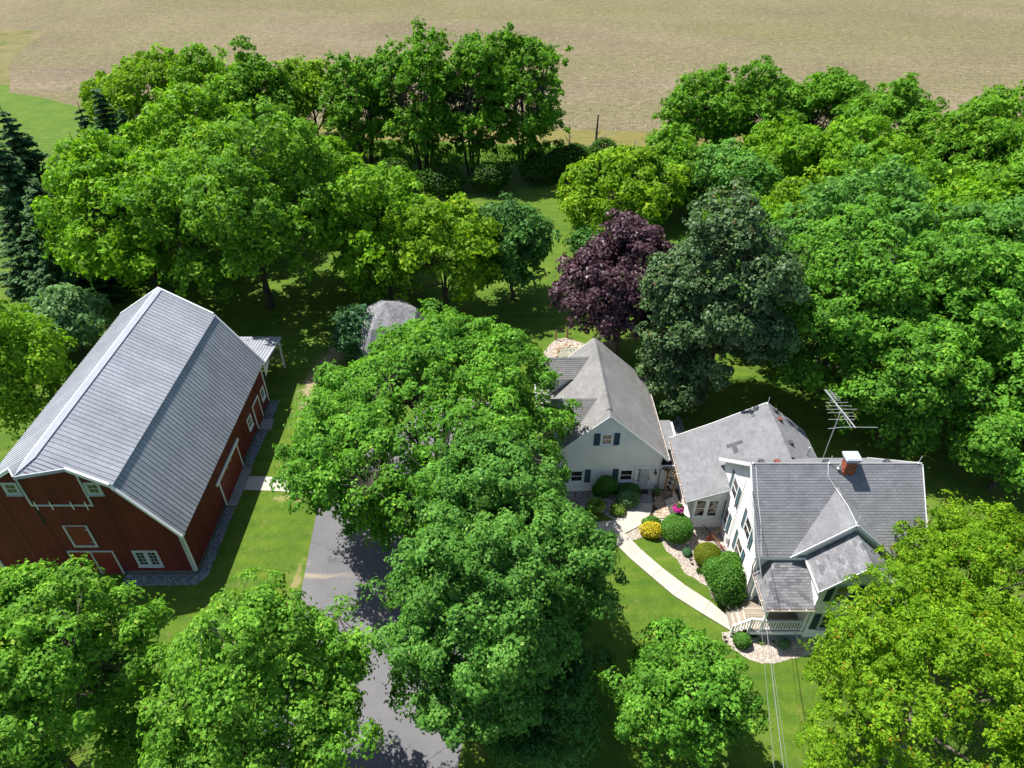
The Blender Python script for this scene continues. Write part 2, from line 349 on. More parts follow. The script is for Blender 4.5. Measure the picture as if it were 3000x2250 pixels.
def slabs(name, quads, z, parent=None, mat='concrete', th=.05, gap=.012):
    """a paved strip: each slab its own part"""
    p = bpy.data.objects.new(name, None); C.objects.link(p); p['kind'] = 'structure'
    for q in quads:
        cx = sum(a[0] for a in q) / len(q); cy = sum(a[1] for a in q) / len(q)
        pts = [(x + (cx - x) * gap, y + (cy - y) * gap, z - th) for x, y in q]
        mb = MB(); mb.prism(pts, (0, 0, th + random.uniform(-.004, .004)))
        mb.build('slab', M[mat], p)
    return p
PR = [(6.91, 28.27), (7.73, 27.01), (8.75, 25.71), (9.86, 24.5), (11.04, 23.44), (11.79, 22.5)]
PL = [(6.14, 27.63), (6.92, 26.45), (8.05, 25.06), (9.12, 23.78), (10.49, 22.62), (11.75, 21.6)]
flat('path_bedding', PR + PL[::-1], .008, M['joint'])
slabs('walkway', [[PL[i], PL[i + 1], PR[i + 1], PR[i]] for i in range(5)] + [
    [(4.1, 27.45), (5.14, 27.5), (5.29, 29.16), (4.1, 29.1)], [(5.14, 27.5), (6.14, 27.63), (6.91, 28.27), (6.33, 29.28), (5.29, 29.16)],
    [(2.4, 27.4), (4.1, 27.45), (4.1, 29.1), (2.4, 29.0)], [(.2, 27.3), (2.4, 27.4), (2.4, 29.0), (.2, 28.8)], [(-1.2, 27.1), (.2, 27.3), (.2, 28.8), (-1.0, 28.6)],
    [(6.91, 28.27), (7.87, 28.83), (6.96, 29.74), (6.33, 29.28)], [(7.87, 28.83), (8.23, 29.16), (8.55, 29.58), (8.87, 30.17), (8.97, 30.71), (7.84, 30.73), (7.48, 30.26), (6.96, 29.74)]], .07, gap=.008)
slabs('stoop', [[(7.84, 30.73), (8.97, 30.71), (9.03, 31.82), (7.95, 31.82)]], .16, mat='concrete_old', th=.16, gap=0)
slabs('barn_path', [[(-17.5, 31.9), (-15.6, 31.8), (-15.6, 33.05), (-17.5, 33.14)], [(-15.6, 31.8), (-13.9, 31.68), (-13.9, 32.93), (-15.6, 33.05)], [(-13.9, 31.68), (-12.2, 31.6), (-12.2, 32.85), (-13.9, 32.93)], [(-12.2, 31.6), (-10.6, 31.5), (-10.6, 32.8), (-12.2, 32.85)]], .04, gap=.01)
slabs('barn_apron', [[(-18.16, 30.5), (-17.5, 30.5), (-17.5, 32.1), (-18.16, 32.1)], [(-18.16, 32.1), (-17.5, 32.1), (-17.5, 33.8), (-18.16, 33.8)]], .05, mat='concrete_old', gap=.01)
slabs('barn_door_step', [[(-18.13, 37.66), (-17.25, 37.62), (-17.3, 38.72), (-18.13, 38.74)]], .16, mat='concrete_old', th=.16, gap=0)

# paver patio: each stone its own part
pat = bpy.data.objects.new('paver_patio', None); C.objects.link(pat); pat['kind'] = 'structure'
mb = MB(); mb.poly([(x, y, .010) for x, y in [(9.05, 31.82), (10.8, 31.82), (10.8, 29.4), (8.5, 29.45), (8.87, 30.1), (8.99, 30.71)]]); mb.build('paver_bedding', M['joint'], pat)
rnd = random.Random(4)
y = 29.5
while y < 31.7:
    hgt = rnd.choice([.19, .24, .28]); x = 8.55 + rnd.uniform(-.1, .15)
    while x < 10.7:
        wd = rnd.choice([.2, .27, .34]); lim = 8.62 + .42 * min(1, (y - 29.45) / 1.2)
        if x > lim:
            j = [rnd.uniform(-.012, .012) for _ in range(8)]
            mb = MB(); mb.prism([(x + j[0], y + j[1], .0), (x + wd - .022 + j[2], y + j[3], .0), (x + wd - .022 + j[4], y + hgt - .022 + j[5], .0), (x + j[6], y + hgt - .022 + j[7], .0)], (0, 0, .042 + rnd.uniform(-.004, .006)), rnd.random())
            mb.build('paver_stone', M['paver'], pat)
        x += wd
    y += hgt

def scatter(name, poly, n, size, mat, z=.012, seed=1, kind='stuff', avoid=None):
    rs = np.random.RandomState(seed); P = np.array(poly); lo, hi = P.min(0), P.max(0)
    q = rs.uniform(lo, hi, (n * 4, 2)); q = q[inpoly(q[:, 0], q[:, 1], poly)][:n]
    if avoid is not None: q = q[~avoid(q)]
    k = len(q); s = rs.uniform(.55, 1.25, k) * size
    a = rs.uniform(0, 6.28, k); asp = rs.uniform(.55, 1, k); hz = rs.uniform(.35, .7, k)
    base = np.array([[1, 0, 0], [0, 1, 0], [-1, 0, 0], [0, -1, 0]]) ; 
    tris = []
    for i in range(4):
        tris += [[base[i], base[(i + 1) % 4], [0, 0, 1]]]
    T = np.array(tris, float) + rs.uniform(-.12, .12, (4, 3, 3)) * 0
    X = T[None, :, :, 0] * s[:, None, None]; Y = T[None, :, :, 1] * (s * asp)[:, None, None]; Z = T[None, :, :, 2] * (s * hz)[:, None, None]
    ox = rs.uniform(-.3, .3, k)[:, None, None] * s[:, None, None] * (T[None, :, :, 2]); X = X + ox
    ca, sa = np.cos(a)[:, None, None], np.sin(a)[:, None, None]
    x = X * ca - Y * sa + q[:, 0][:, None, None]; y = X * sa + Y * ca + q[:, 1][:, None, None]
    co = np.stack([x, y, Z + z], -1).reshape(-1, 3); tint = np.repeat(rs.rand(k), 4)
    o = link(name, npmesh(name, co, 3, tint, M[mat]), kind=kind); return o
bedA = [(6.96, 28.23), (7.87, 28.83), (8.5, 29.45), (9.91, 29.45), (10.82, 29.42), (10.84, 28.8), (12.78, 28.8), (12.75, 23.2), (12.2, 22.7), (11.2, 23.75), (11.22, 24.4), (10.81, 24.67), (10.57, 24.95), (10.0, 25.38), (9.76, 26.33), (9.21, 27.01), (8.94, 28.03), (8.14, 28.07), (7.28, 27.75)]
bedB = [(2.3, 31.84), (8.03, 31.84), (7.87, 30.73), (7.48, 30.26), (6.96, 29.74), (6.33, 29.28), (6.1, 29.6), (5.75, 29.9), (4.93, 30.3), (3.28, 30.4), (2.3, 30.4)]
bedC = [(11.74, 21.6), (11.3, 21.5), (11.2, 21.13), (11.64, 20.53), (12.24, 20.01), (12.89, 19.75), (13.56, 19.75), (14.52, 20.0), (15.58, 20.2), (17, 20.5), (17, 21.1), (15.3, 21.15), (12.9, 21.2)]
bedP = [(2.16, 45.97), (2.42, 46.9), (3.07, 48.19), (3.68, 49.1), (4.6, 49.35), (5.43, 48.85), (6.34, 48.35), (6.3, 45.97), (5, 43.2), (2.2, 42.6), (2.0, 44.61)]
bedR = [(10.4, 39.9), (11.1, 40.1), (11.9, 39.7), (12.4, 38.9), (12.3, 37.6), (11.5, 36.8), (10.3, 36.8)]
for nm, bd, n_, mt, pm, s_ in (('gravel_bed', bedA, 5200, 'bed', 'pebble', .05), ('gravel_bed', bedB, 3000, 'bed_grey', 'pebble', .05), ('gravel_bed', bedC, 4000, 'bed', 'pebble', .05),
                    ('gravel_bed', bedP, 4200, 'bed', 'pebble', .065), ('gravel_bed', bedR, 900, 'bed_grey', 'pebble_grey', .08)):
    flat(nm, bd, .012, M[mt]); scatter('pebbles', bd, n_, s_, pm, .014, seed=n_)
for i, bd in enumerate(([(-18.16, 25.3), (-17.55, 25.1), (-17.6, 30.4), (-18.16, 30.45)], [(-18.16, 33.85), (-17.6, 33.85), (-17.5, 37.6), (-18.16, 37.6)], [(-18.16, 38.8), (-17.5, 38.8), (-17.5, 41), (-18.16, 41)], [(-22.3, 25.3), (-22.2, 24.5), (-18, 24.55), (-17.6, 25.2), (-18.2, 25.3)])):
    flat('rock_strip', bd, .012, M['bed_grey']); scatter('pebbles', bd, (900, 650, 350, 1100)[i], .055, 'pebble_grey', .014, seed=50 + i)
# stubble flecks and weeds of the near part of the field
rs = np.random.RandomState(8)
n = 26000; fy = 97 + 190 * rs.rand(n) ** 1.5; fx = (rs.rand(n) - .5) * 1.55 * fy; keep = (fx > -93 + (fy < 125) * (125 - fy) * 1.9 * .5) & ((fy > 101.5) | (fx < -32))
keep &= fy > np.interp(fx, [-95, -83, -60, -30, 0, 70], [166, 124, 109, 105, 102.3, 98]); fx = fx[keep]; fy = fy[keep]; k = len(fx)
ang = rs.uniform(0, 6.28, k); ln = rs.uniform(.08, .3, k); wd = rs.uniform(.02, .055, k)
dx = np.cos(ang) * ln; dy = np.sin(ang) * ln; hx = -np.sin(ang) * wd; hy = np.cos(ang) * wd; z = rs.uniform(.03, .16, k)
co = np.stack([np.stack([fx - dx - hx, fy - dy - hy, 0 * z + .01], 1), np.stack([fx + dx - hx, fy + dy - hy, z], 1), np.stack([fx + dx + hx, fy + dy + hy, z], 1), np.stack([fx - dx + hx, fy - dy + hy, 0 * z + .01], 1)], 1).reshape(-1, 3)
M['straw'] = tinted('corn_stalk', (.12, .095, .06), (.38, .32, .24), .9)
link('corn_stubble', npmesh('corn_stubble', co, 4, rs.rand(k), M['straw']), kind='stuff')

# ================================================================ FOLIAGE
def unit(a): return a / (np.linalg.norm(a, axis=-1, keepdims=True) + 1e-9)
def leaves(pos, nrm, size, rs, up=None, aspect=.62, fold=.22, tri=False):
    """folded four-sided leaves"""
    n = len(pos); nrm = unit(nrm); r = unit(rs.normal(size=(n, 3))); a = unit(np.cross(nrm, r)); b = np.cross(nrm, a)
    s = (size * rs.uniform(.65, 1.3, n))[:, None]
    p0 = pos - a * s * .5; p2 = pos + a * s * .5
    lift = nrm * s * fold
    p1 = pos + b * s * aspect * .5 + lift; p3 = pos - b * s * aspect * .5 + lift
    if tri: return np.stack([p0 + b * s * .42, p0 - b * s * .42 + lift, p2 + lift * .6], 1).reshape(-1, 3)
    return np.stack([p0, p1, p2, p3], 1).reshape(-1, 3)
def crown_clumps(rs, rx, rz, rc, cone=0., low=-.45, rough=.2, cover=1.0, lrc=None):
    """clump centres on a lumpy crown: big boughs, then clumps on their surfaces, plus a sparser inner layer"""
    p = 1.6; area = 4 * math.pi * (((rx * rx) ** p + 2 * (rx * rz) ** p) / 3) ** (1 / p)
    rb = lrc or .36 * (rx * rx * rz) ** (1 / 3)                                # bough radius
    nb = max(9, int(area / (math.pi * rb * rb) * 1.25)); d = unit(rs.normal(size=(nb * 6, 3))); d = d[d[:, 2] > low]
    keep = [0]                                                  # spread the boughs evenly
    for i in range(1, len(d)):
        if len(keep) >= nb: break
        if np.max(d[keep] @ d[i]) < 1 - (1.35 / nb): keep.append(i)
    d = d[keep]; nb = len(d)
    rad = np.array([rx, rx, rz]); f = rs.uniform(.50, 1.0, nb); bc = d * np.maximum(rad - rb * .35, rad * .6) * f[:, None]
    br = rb * rs.uniform(.5, 1.12, nb)
    C_, D_ = [], []
    for i in range(nb):
        n = int(cover * 2.4 * br[i] ** 2 / rc ** 2) + 3; q = unit(rs.normal(size=(n, 3)) + d[i] * .75 + [0, 0, .25])
        rr = br[i] * rs.uniform(.72, 1.1, n)[:, None]; c = bc[i] + q * rr * [1.12, 1.12, .72]; C_.append(c); D_.append(unit(q + .35 * d[i]))
    c = np.concatenate(C_); D = np.concatenate(D_)
    e = np.linalg.norm(c / rad, axis=1); c = c * np.where(e > 1.05, (1.05 + (e - 1.05) * .6) / e, 1)[:, None] * .93
    D = unit(D); inside = e > .52; c = c[inside]; D = D[inside]
    zn = c[:, 2] / rz; tz = 1 - cone * np.clip((zn + .3) / 1.3, 0, 1) ** 1.2; c[:, 0] *= tz; c[:, 1] *= tz
    return c, D
def make_crown(rs, rx, rz, leaf, lai=2.0, clump=1.0, kind='maple', cone=0., low=-.5, cover=1.0, lrc=None):
    rc = dict(maple=.50, ash=.48, poplar=.50, locust=.40)[kind] * clump * (1 + .35 * max(0, leaf - .15) / .1)
    c, d = crown_clumps(rs, rx, rz, rc, cone, low, .2, cover * .9, lrc)
    kp = (d[:, 2] > -.25) | (rs.rand(len(d)) < .42); c = c[kp]; d = d[kp]
    nc = len(c); crad = rc * rs.uniform(.5, 1.2, nc) ; c = c + d * (rs.normal(size=(nc, 1)) * .30 * (1 + leaf)) + np.array([0, 0, 1.]) * rs.normal(size=(nc, 1)) * .12
    lai = lai * (.82 if leaf > .28 else .95); per = max(10, int(lai * 1.55 * math.pi * rc * rc / (leaf * leaf * .31)))
    k = nc * per; ci = np.repeat(np.arange(nc), per)
    up = np.array([0, 0, 1.])
    if kind == 'maple': o = unit(d * .55 + up * .95 + rs.normal(size=(nc, 3)) * .18); flat_ = .75
    elif kind == 'poplar': o = unit(d * .45 + up * 1.0 + rs.normal(size=(nc, 3)) * .22); flat_ = 1.5
    elif kind == 'ash': o = unit(d * .55 + up * .85 + rs.normal(size=(nc, 3)) * .28); flat_ = .85
    else: o = unit(d * .8 + up * .55 + rs.normal(size=(nc, 3)) * .4); flat_ = .6
    t1 = unit(np.cross(o, rs.normal(size=(nc, 3)))); t2 = np.cross(o, t1)
    rho = np.sqrt(rs.rand(k)) * 1.02; th = rs.uniform(0, 2 * math.pi, k)
    lob = 1 + .22 * np.sin(th * rs.randint(3, 6, nc)[ci] + rs.uniform(0, 6.28, nc)[ci])
    rr = rho * lob; h = (1 - rho ** 2.2) * flat_ - np.abs(rs.normal(size=k)) * .10
    if kind == 'poplar': h = rs.rand(k) * flat_ * (1.1 - rho) - .1; rr = rr * .62
    spr = rs.rand(k) < dict(maple=.16, ash=.26, poplar=.25, locust=.3)[kind]      # leaves on shoots that reach out of the clump
    sh = rs.randint(0, 3, k); sa = (np.take(rs.uniform(0, 6.28, (nc, 3)), ci, 0)[np.arange(k), sh]); sl = rs.rand(k) * 1.75
    th = np.where(spr, sa + rs.normal(size=k) * .12, th); rr = np.where(spr, sl * .8, rr); h = np.where(spr, .35 + sl * .35 - sl ** 2 * .12 + rs.normal(size=k) * .08, h); rho = np.where(spr, .6, rho)
    R_ = crad[ci][:, None]; rad_ = (t1[ci] * (rr * np.cos(th))[:, None] + t2[ci] * (rr * np.sin(th))[:, None])
    pos = c[ci] + (rad_ + o[ci] * h[:, None]) * R_
    nr = o[ci] * .85 + rad_ * (1.25 * rho)[:, None] + rs.normal(size=(k, 3)) * (.36 if kind == 'maple' else .46)
    tint = np.clip(rs.normal(size=k) * .2 + .45 + (rs.rand(nc)[ci] - .5) * .5, 0, 1)
    return pos, nr, tint, c, crad
TOT = [0]
def limb_mesh(mb, rs, base, c, zc, rz, r0, mids=9, tw=True, split=.38):
    """tapered trunk, limbs to the crown, twigs to the clumps (all relative to base)"""
    top = V((rs.normal() * .25, rs.normal() * .25, zc + rz * .35))
    H_ = top.z; fork = max(.8, (zc - rz) * .8 + H_ * .06)
    tp = [V((0, 0, -.1)), V((rs.normal() * .05, rs.normal() * .05, fork * .5)), V((top.x * .3, top.y * .3, fork)), V((top.x * .7, top.y * .7, (fork + H_) / 2)), top]
    mb.tube(tp, [r0 * 1.35, r0, r0 * .85, r0 * .5, r0 * .15], 8)
    idx = rs.permutation(len(c))[:mids]; ends = []
    for i in idx:
        e = V(c[i]) + V((0, 0, zc)); f = rs.uniform(.0, .7); st = tp[2].lerp(tp[4], f)
        m1 = st.lerp(e, .45) + V((rs.normal() * .2, rs.normal() * .2, .12 * (e - st).length * .5))
        rr = r0 * (.42 - .25 * f); mb.tube([st, m1, e], [rr, rr * .65, rr * .22], 5); ends += [(m1, rr * .5), (e, rr * .22), (m1.lerp(e, .5), rr * .35)]
    if tw and ends:
        E = np.array([list(a[0]) for a in ends])
        for i in range(len(c)):
            e = np.array(c[i]) + [0, 0, zc]; j = int(np.argmin(((E - e) ** 2).sum(1) + rs.rand(len(E)) * .5)); a = V(E[j]); b = V(e)
            if (b - a).length < .3: continue
            md = a.lerp(b, .5) + V((rs.normal() * .12, rs.normal() * .12, .1)); rr = min(ends[j][1], .05)
            mb.tube([a, md, b], [rr, rr * .6, rr * .3], 3)
def tree(name, x, y, zc, rx, rz, mat, kind, label, group=None, seed=1, cone=0., lai=.80, clump=1.0, cover=1.0, lrc=None, leaf=None, r0=None, bark='bark', cat='tree', stems=1, low=-.7):
    rs = np.random.RandomState(seed); dep = math.sqrt(x * x + y * y + (34 - zc) ** 2)
    if leaf is None: leaf = min(.37, max(.165, .0050 * dep))
    root = empty(name, (x, y, 0), label, cat, group)
    pos, nr, tint, c, crad = make_crown(rs, rx, rz, leaf, lai, clump, kind, cone, low, cover, lrc)
    pos[:, 2] += zc; pos[:, 2] = np.maximum(pos[:, 2], .06)
    tri = dep > 58; co = leaves(pos, nr, leaf, rs, fold=.2 if kind != 'locust' else .12, aspect=.7 if kind == 'maple' else .58, tri=tri)
    TOT[0] += len(tint) * (1 if tri else 2)
    mb = MB()
    if stems == 1: limb_mesh(mb, rs, None, c, zc, rz, r0 or (.10 + .028 * rx), mids=min(16, max(6, len(c) // 8)), tw=kind != 'locust')
    else:
        for s_ in range(stems):
            a = 6.283 * s_ / stems + rs.rand(); ddx, ddy = math.cos(a) * rx * .35, math.sin(a) * rx * .35
            top = V((ddx * 1.6, ddy * 1.6, zc + rz * .55))
            b0 = V((ddx * .35, ddy * .35, -.1)); mb.tube([b0, b0.lerp(top, .4) + V((0, 0, .6)), top], [.17, .12, .04], 6)
            for q in rs.permutation(len(c))[:max(5, len(c) // (3 * stems))]:
                e = V(c[q]) + V((0, 0, zc)); f = rs.uniform(.25, .85); st = b0.lerp(top, f); 
                mb.tube([st, st.lerp(e, .5) + V((0, 0, .25)), e], [.06, .04, .012], 4)
    mb.build('trunk', M[bark], root)
    link('crown', npmesh('crown', co, 3 if tri else 4, tint, L[mat]), root)
    return root
def spruce(x, y, ht, r, label, group, seed):
    rs = np.random.RandomState(seed); root = empty('spruce_tree', (x, y, 0), label, 'tree', group)
    mb = MB(); mb.tube([(0, 0, -.1), (0, 0, ht * .5), (0, 0, ht)], [.28, .16, .03], 7); mb2 = []
    P, N, T_ = [], [], []
    z = .8
    while z < ht - .3:
        rad = r * (1 - z / ht) ** .8 + .15; nb = int(7 + rad * 4)
        for j in range(nb):
            a = rs.uniform(0, 6.283); ln = rad * rs.uniform(.75, 1.12); k = int(16 + ln * 34)
            u = rs.rand(k) ** .8; wdt = (.12 + .34 * (1 - u)) * min(1, ln * .6)
            side = rs.normal(size=k) * wdt * .6; droop = -.22 * ln * u ** 1.0 + .28 * ln * np.clip(u - .7, 0, 1)
            px = np.cos(a) * u * ln - np.sin(a) * side; py = np.sin(a) * u * ln + np.cos(a) * side
            P.append(np.stack([px, py, z + droop - np.abs(side) * .5 + rs.normal(size=k) * .03], 1))
            N.append(np.stack([np.cos(a) * .35 + rs.normal(size=k) * .35, np.sin(a) * .35 + rs.normal(size=k) * .35, np.ones(k)], 1)); T_.append(np.clip(u * .75 + rs.normal(size=k) * .14, 0, 1) * .97 + .03 * rs.rand(k))
            if ln > 1 and j % 2 == 0: mb.tube([(0, 0, z), (math.cos(a) * ln * .8, math.sin(a) * ln * .8, z - .15 * ln)], [.04, .012], 3)
        z += .34 + .02 * z
    pos = np.concatenate(P); nr = np.concatenate(N); ti = np.concatenate(T_)
    co = leaves(pos, nr, .30, rs, tri=True); TOT[0] += len(ti)
    mb.build('trunk', M['bark'], root); link('crown', npmesh('crown', co, 3, ti, L['spruce']), root); return root
def shrub(name, x, y, rx, ry, rz, mat, label, cat='shrub', group=None, seed=1, leaf=.09, lai=2.6, lump=.05, z0=0., ragged=0., parts=True, stems=True, col=None):
    """clipped or loose bush of many small leaves"""
    rs = np.random.RandomState(seed); root = empty(name, (x, y, z0), label, cat, group)
    p = 1.6; area = 4 * math.pi * (((rx * ry) ** p + (rx * rz) ** p + (ry * rz) ** p) / 3) ** (1 / p) * .75
    n = int(lai * area / (leaf * leaf * .31)); d = unit(rs.normal(size=(n, 3))); d[:, 2] = np.where(d[:, 2] < -.55, -d[:, 2], d[:, 2])
    K = 16; ld = unit(rs.normal(size=(K, 3))); la = rs.uniform(-1, 1, K) * (lump + ragged)
    f = 1 + (np.exp(-(1 - d @ ld.T) * 9) * la).sum(1) + rs.normal(size=n) * (.025 + ragged * .35); f = np.where(rs.rand(n) < .3, f * rs.uniform(.75, .97, n), f)
    pos = d * np.array([rx, ry, rz]) * f[:, None] + np.array([0, 0, rz * .82]); pos[:, 2] = np.maximum(pos[:, 2], .03)
    nr = d * .9 + np.array([0, 0, .35]) + rs.normal(size=(n, 3)) * .42
    co = leaves(pos, nr, leaf, rs, aspect=.65); ti = np.clip(rs.rand(n) * .9 + (rs.rand(K)[np.argmax(d @ ld.T, 1)] - .5) * .3, 0, 1); TOT[0] += n * 2
    mb = MB()
    for i in range(7):
        a = rs.uniform(0, 6.28); mb.tube([(0, 0, -.02), (math.cos(a) * rx * .3, math.sin(a) * ry * .3, rz * .7), (math.cos(a) * rx * .7, math.sin(a) * ry * .7, rz * 1.3)], [.03, .02, .008], 4)
    mb.build('stem', M['bark'], root); link('foliage', npmesh('foliage', co, 4, ti, L[mat]), root); return root
# ================================================================ BUILDING HELPERS
class Wall:
    def __init__(s, o, u, n): s.o = V(o); s.u = V(u).normalized(); s.n = V(n).normalized()
    def p(s, a, b, c=0.): return s.o + s.u * a + V((0, 0, b)) + s.n * c
def span(poly, b):
    xs = []
    for i in range(len(poly)):
        (a0, b0), (a1, b1) = poly[i], poly[(i + 1) % len(poly)]
        if (b0 <= b <= b1) or (b1 <= b <= b0):
            if abs(b1 - b0) < 1e-9: xs += [a0, a1]
            else: xs.append(a0 + (a1 - a0) * (b - b0) / (b1 - b0))
    return (min(xs), max(xs)) if xs else None
def wall(root, W, poly, siding='lap', mat='white_siding', core='white', expo=.112, thick=.12):
    mb = MB(); mb.prism([W.p(a, b) for a, b in poly], -W.n * thick); wl = part(mb, 'wall', core, root)
    mb = MB(); rn = random.Random(int(abs(W.o.x * 7 + W.o.y * 13)) + len(poly)); bs = [b for _, b in poly]; e = 1e-4
    if siding == 'lap':
        b = min(bs)
        while b < max(bs) - .02:
            b1 = min(b + expo, max(bs)); s0, s1 = span(poly, b + e), span(poly, b1 - e)
            if s0 and s1:
                mb.poly([W.p(s0[0], b, .020), W.p(s0[1], b, .020), W.p(s1[1], b1, .004), W.p(s1[0], b1, .004)], rn.random())
                mb.poly([W.p(s0[0], b, .0), W.p(s0[1], b, .0), W.p(s0[1], b, .020), W.p(s0[0], b, .020)], .5)
            b = b1
        part(mb, 'siding', mat, wl, kind='stuff')
    else:
        a_lo, a_hi = min(a for a, _ in poly), max(a for a, _ in poly); sw = [(bb, aa) for aa, bb in poly]; a = a_lo
        while a < a_hi - .02:
            a1 = min(a + expo, a_hi); s0, s1 = span(sw, a + e), span(sw, a1 - e)
            if s0 and s1:
                g = .012; c = .022 + rn.uniform(-.005, .006)
                mb.hexa([W.p(a + g, s0[0], 0), W.p(a1, s1[0], 0), W.p(a1, s1[0], c), W.p(a + g, s0[0], c), W.p(a + g, s0[1], 0), W.p(a1, s1[1], 0), W.p(a1, s1[1], c), W.p(a + g, s0[1], c)], rn.random())
            a = a1
        part(mb, 'board_siding', mat, wl, kind='stuff')
    return wl
def wbox(mb, W, a0, a1, b0, b1, c0, c1, t=.5):
    mb.obox(W.p(a0, b0, c0), W.u * (a1 - a0), V((0, 0, b1 - b0)), W.n * (c1 - c0), t)
def window(root, W, a, b, w_, h_, frame='white', fr=.09, shut=None, sw=.38, double=False, grid=(1, 2), pane='glass', sill=True, dep=.06, curtain=False):
    mb = MB(); x0, x1, y0, y1 = a - w_ / 2, a + w_ / 2, b - h_ / 2, b + h_ / 2
    wbox(mb, W, x0, x1, y1 - fr, y1, .0, dep); wbox(mb, W, x0, x0 + fr, y0, y1 - fr, .0, dep); wbox(mb, W, x1 - fr, x1, y0, y1 - fr, .0, dep); wbox(mb, W, x0 + fr, x1 - fr, y0, y0 + fr, .0, dep)
    wn = part(mb, 'window', frame, root)
    secs = [(x0 + fr, x1 - fr)] if not double else [(x0 + fr, a - fr * .7), (a + fr * .7, x1 - fr)]
    if double: mb = MB(); wbox(mb, W, a - fr * .7, a + fr * .7, y0 + fr, y1 - fr, .0, dep); part(mb, 'mullion', frame, wn)
    for s0, s1 in secs:
        mb = MB(); wbox(mb, W, s0 + .03, s1 - .03, y0 + fr + .03, y1 - fr - .03, .022, .030); part(mb, 'pane', pane, wn)
        mb = MB(); bw = .032
        wbox(mb, W, s0, s0 + bw, y0 + fr, y1 - fr, .02, .045); wbox(mb, W, s1 - bw, s1, y0 + fr, y1 - fr, .02, .045)
        wbox(mb, W, s0 + bw, s1 - bw, y0 + fr, y0 + fr + bw, .02, .045); wbox(mb, W, s0 + bw, s1 - bw, y1 - fr - bw, y1 - fr, .02, .045)
        nx, ny = grid
        for i in range(1, nx): q = s0 + (s1 - s0) * i / nx; wbox(mb, W, q - .013, q + .013, y0 + fr + bw, y1 - fr - bw, .031, .042)
        for i in range(1, ny): q = y0 + fr + (y1 - y0 - 2 * fr) * i / ny; wbox(mb, W, s0 + bw, s1 - bw, q - (.022 if ny == 2 else .012), q + (.022 if ny == 2 else .012), .031, .047)
        part(mb, 'sash', frame, wn)
    if sill: mb = MB(); wbox(mb, W, x0 - .04, x1 + .04, y0 - .045, y0 - .002, .0, dep + .05); part(mb, 'sill', frame, wn)
    if shut:
        for sg in ((x0 - sw - .03, x0 - .03), (x1 + .03, x1 + sw + .03)):
            mb = MB(); wbox(mb, W, sg[0], sg[0] + .05, y0, y1, .021, .062); wbox(mb, W, sg[1] - .05, sg[1], y0, y1, .021, .062)
            for q in (y0, b - .03, y1 - .07): wbox(mb, W, sg[0] + .05, sg[1] - .05, q, q + .07, .021, .060)
            q = y0 + .09
            while q < y1 - .1:
                if abs(q - b) > .05: mb.poly([W.p(sg[0] + .05, q, .055), W.p(sg[1] - .05, q, .055), W.p(sg[1] - .05, q + .05, .027), W.p(sg[0] + .05, q + .05, .027)])
                q += .052
            part(mb, 'shutter', shut, root)
    return wn
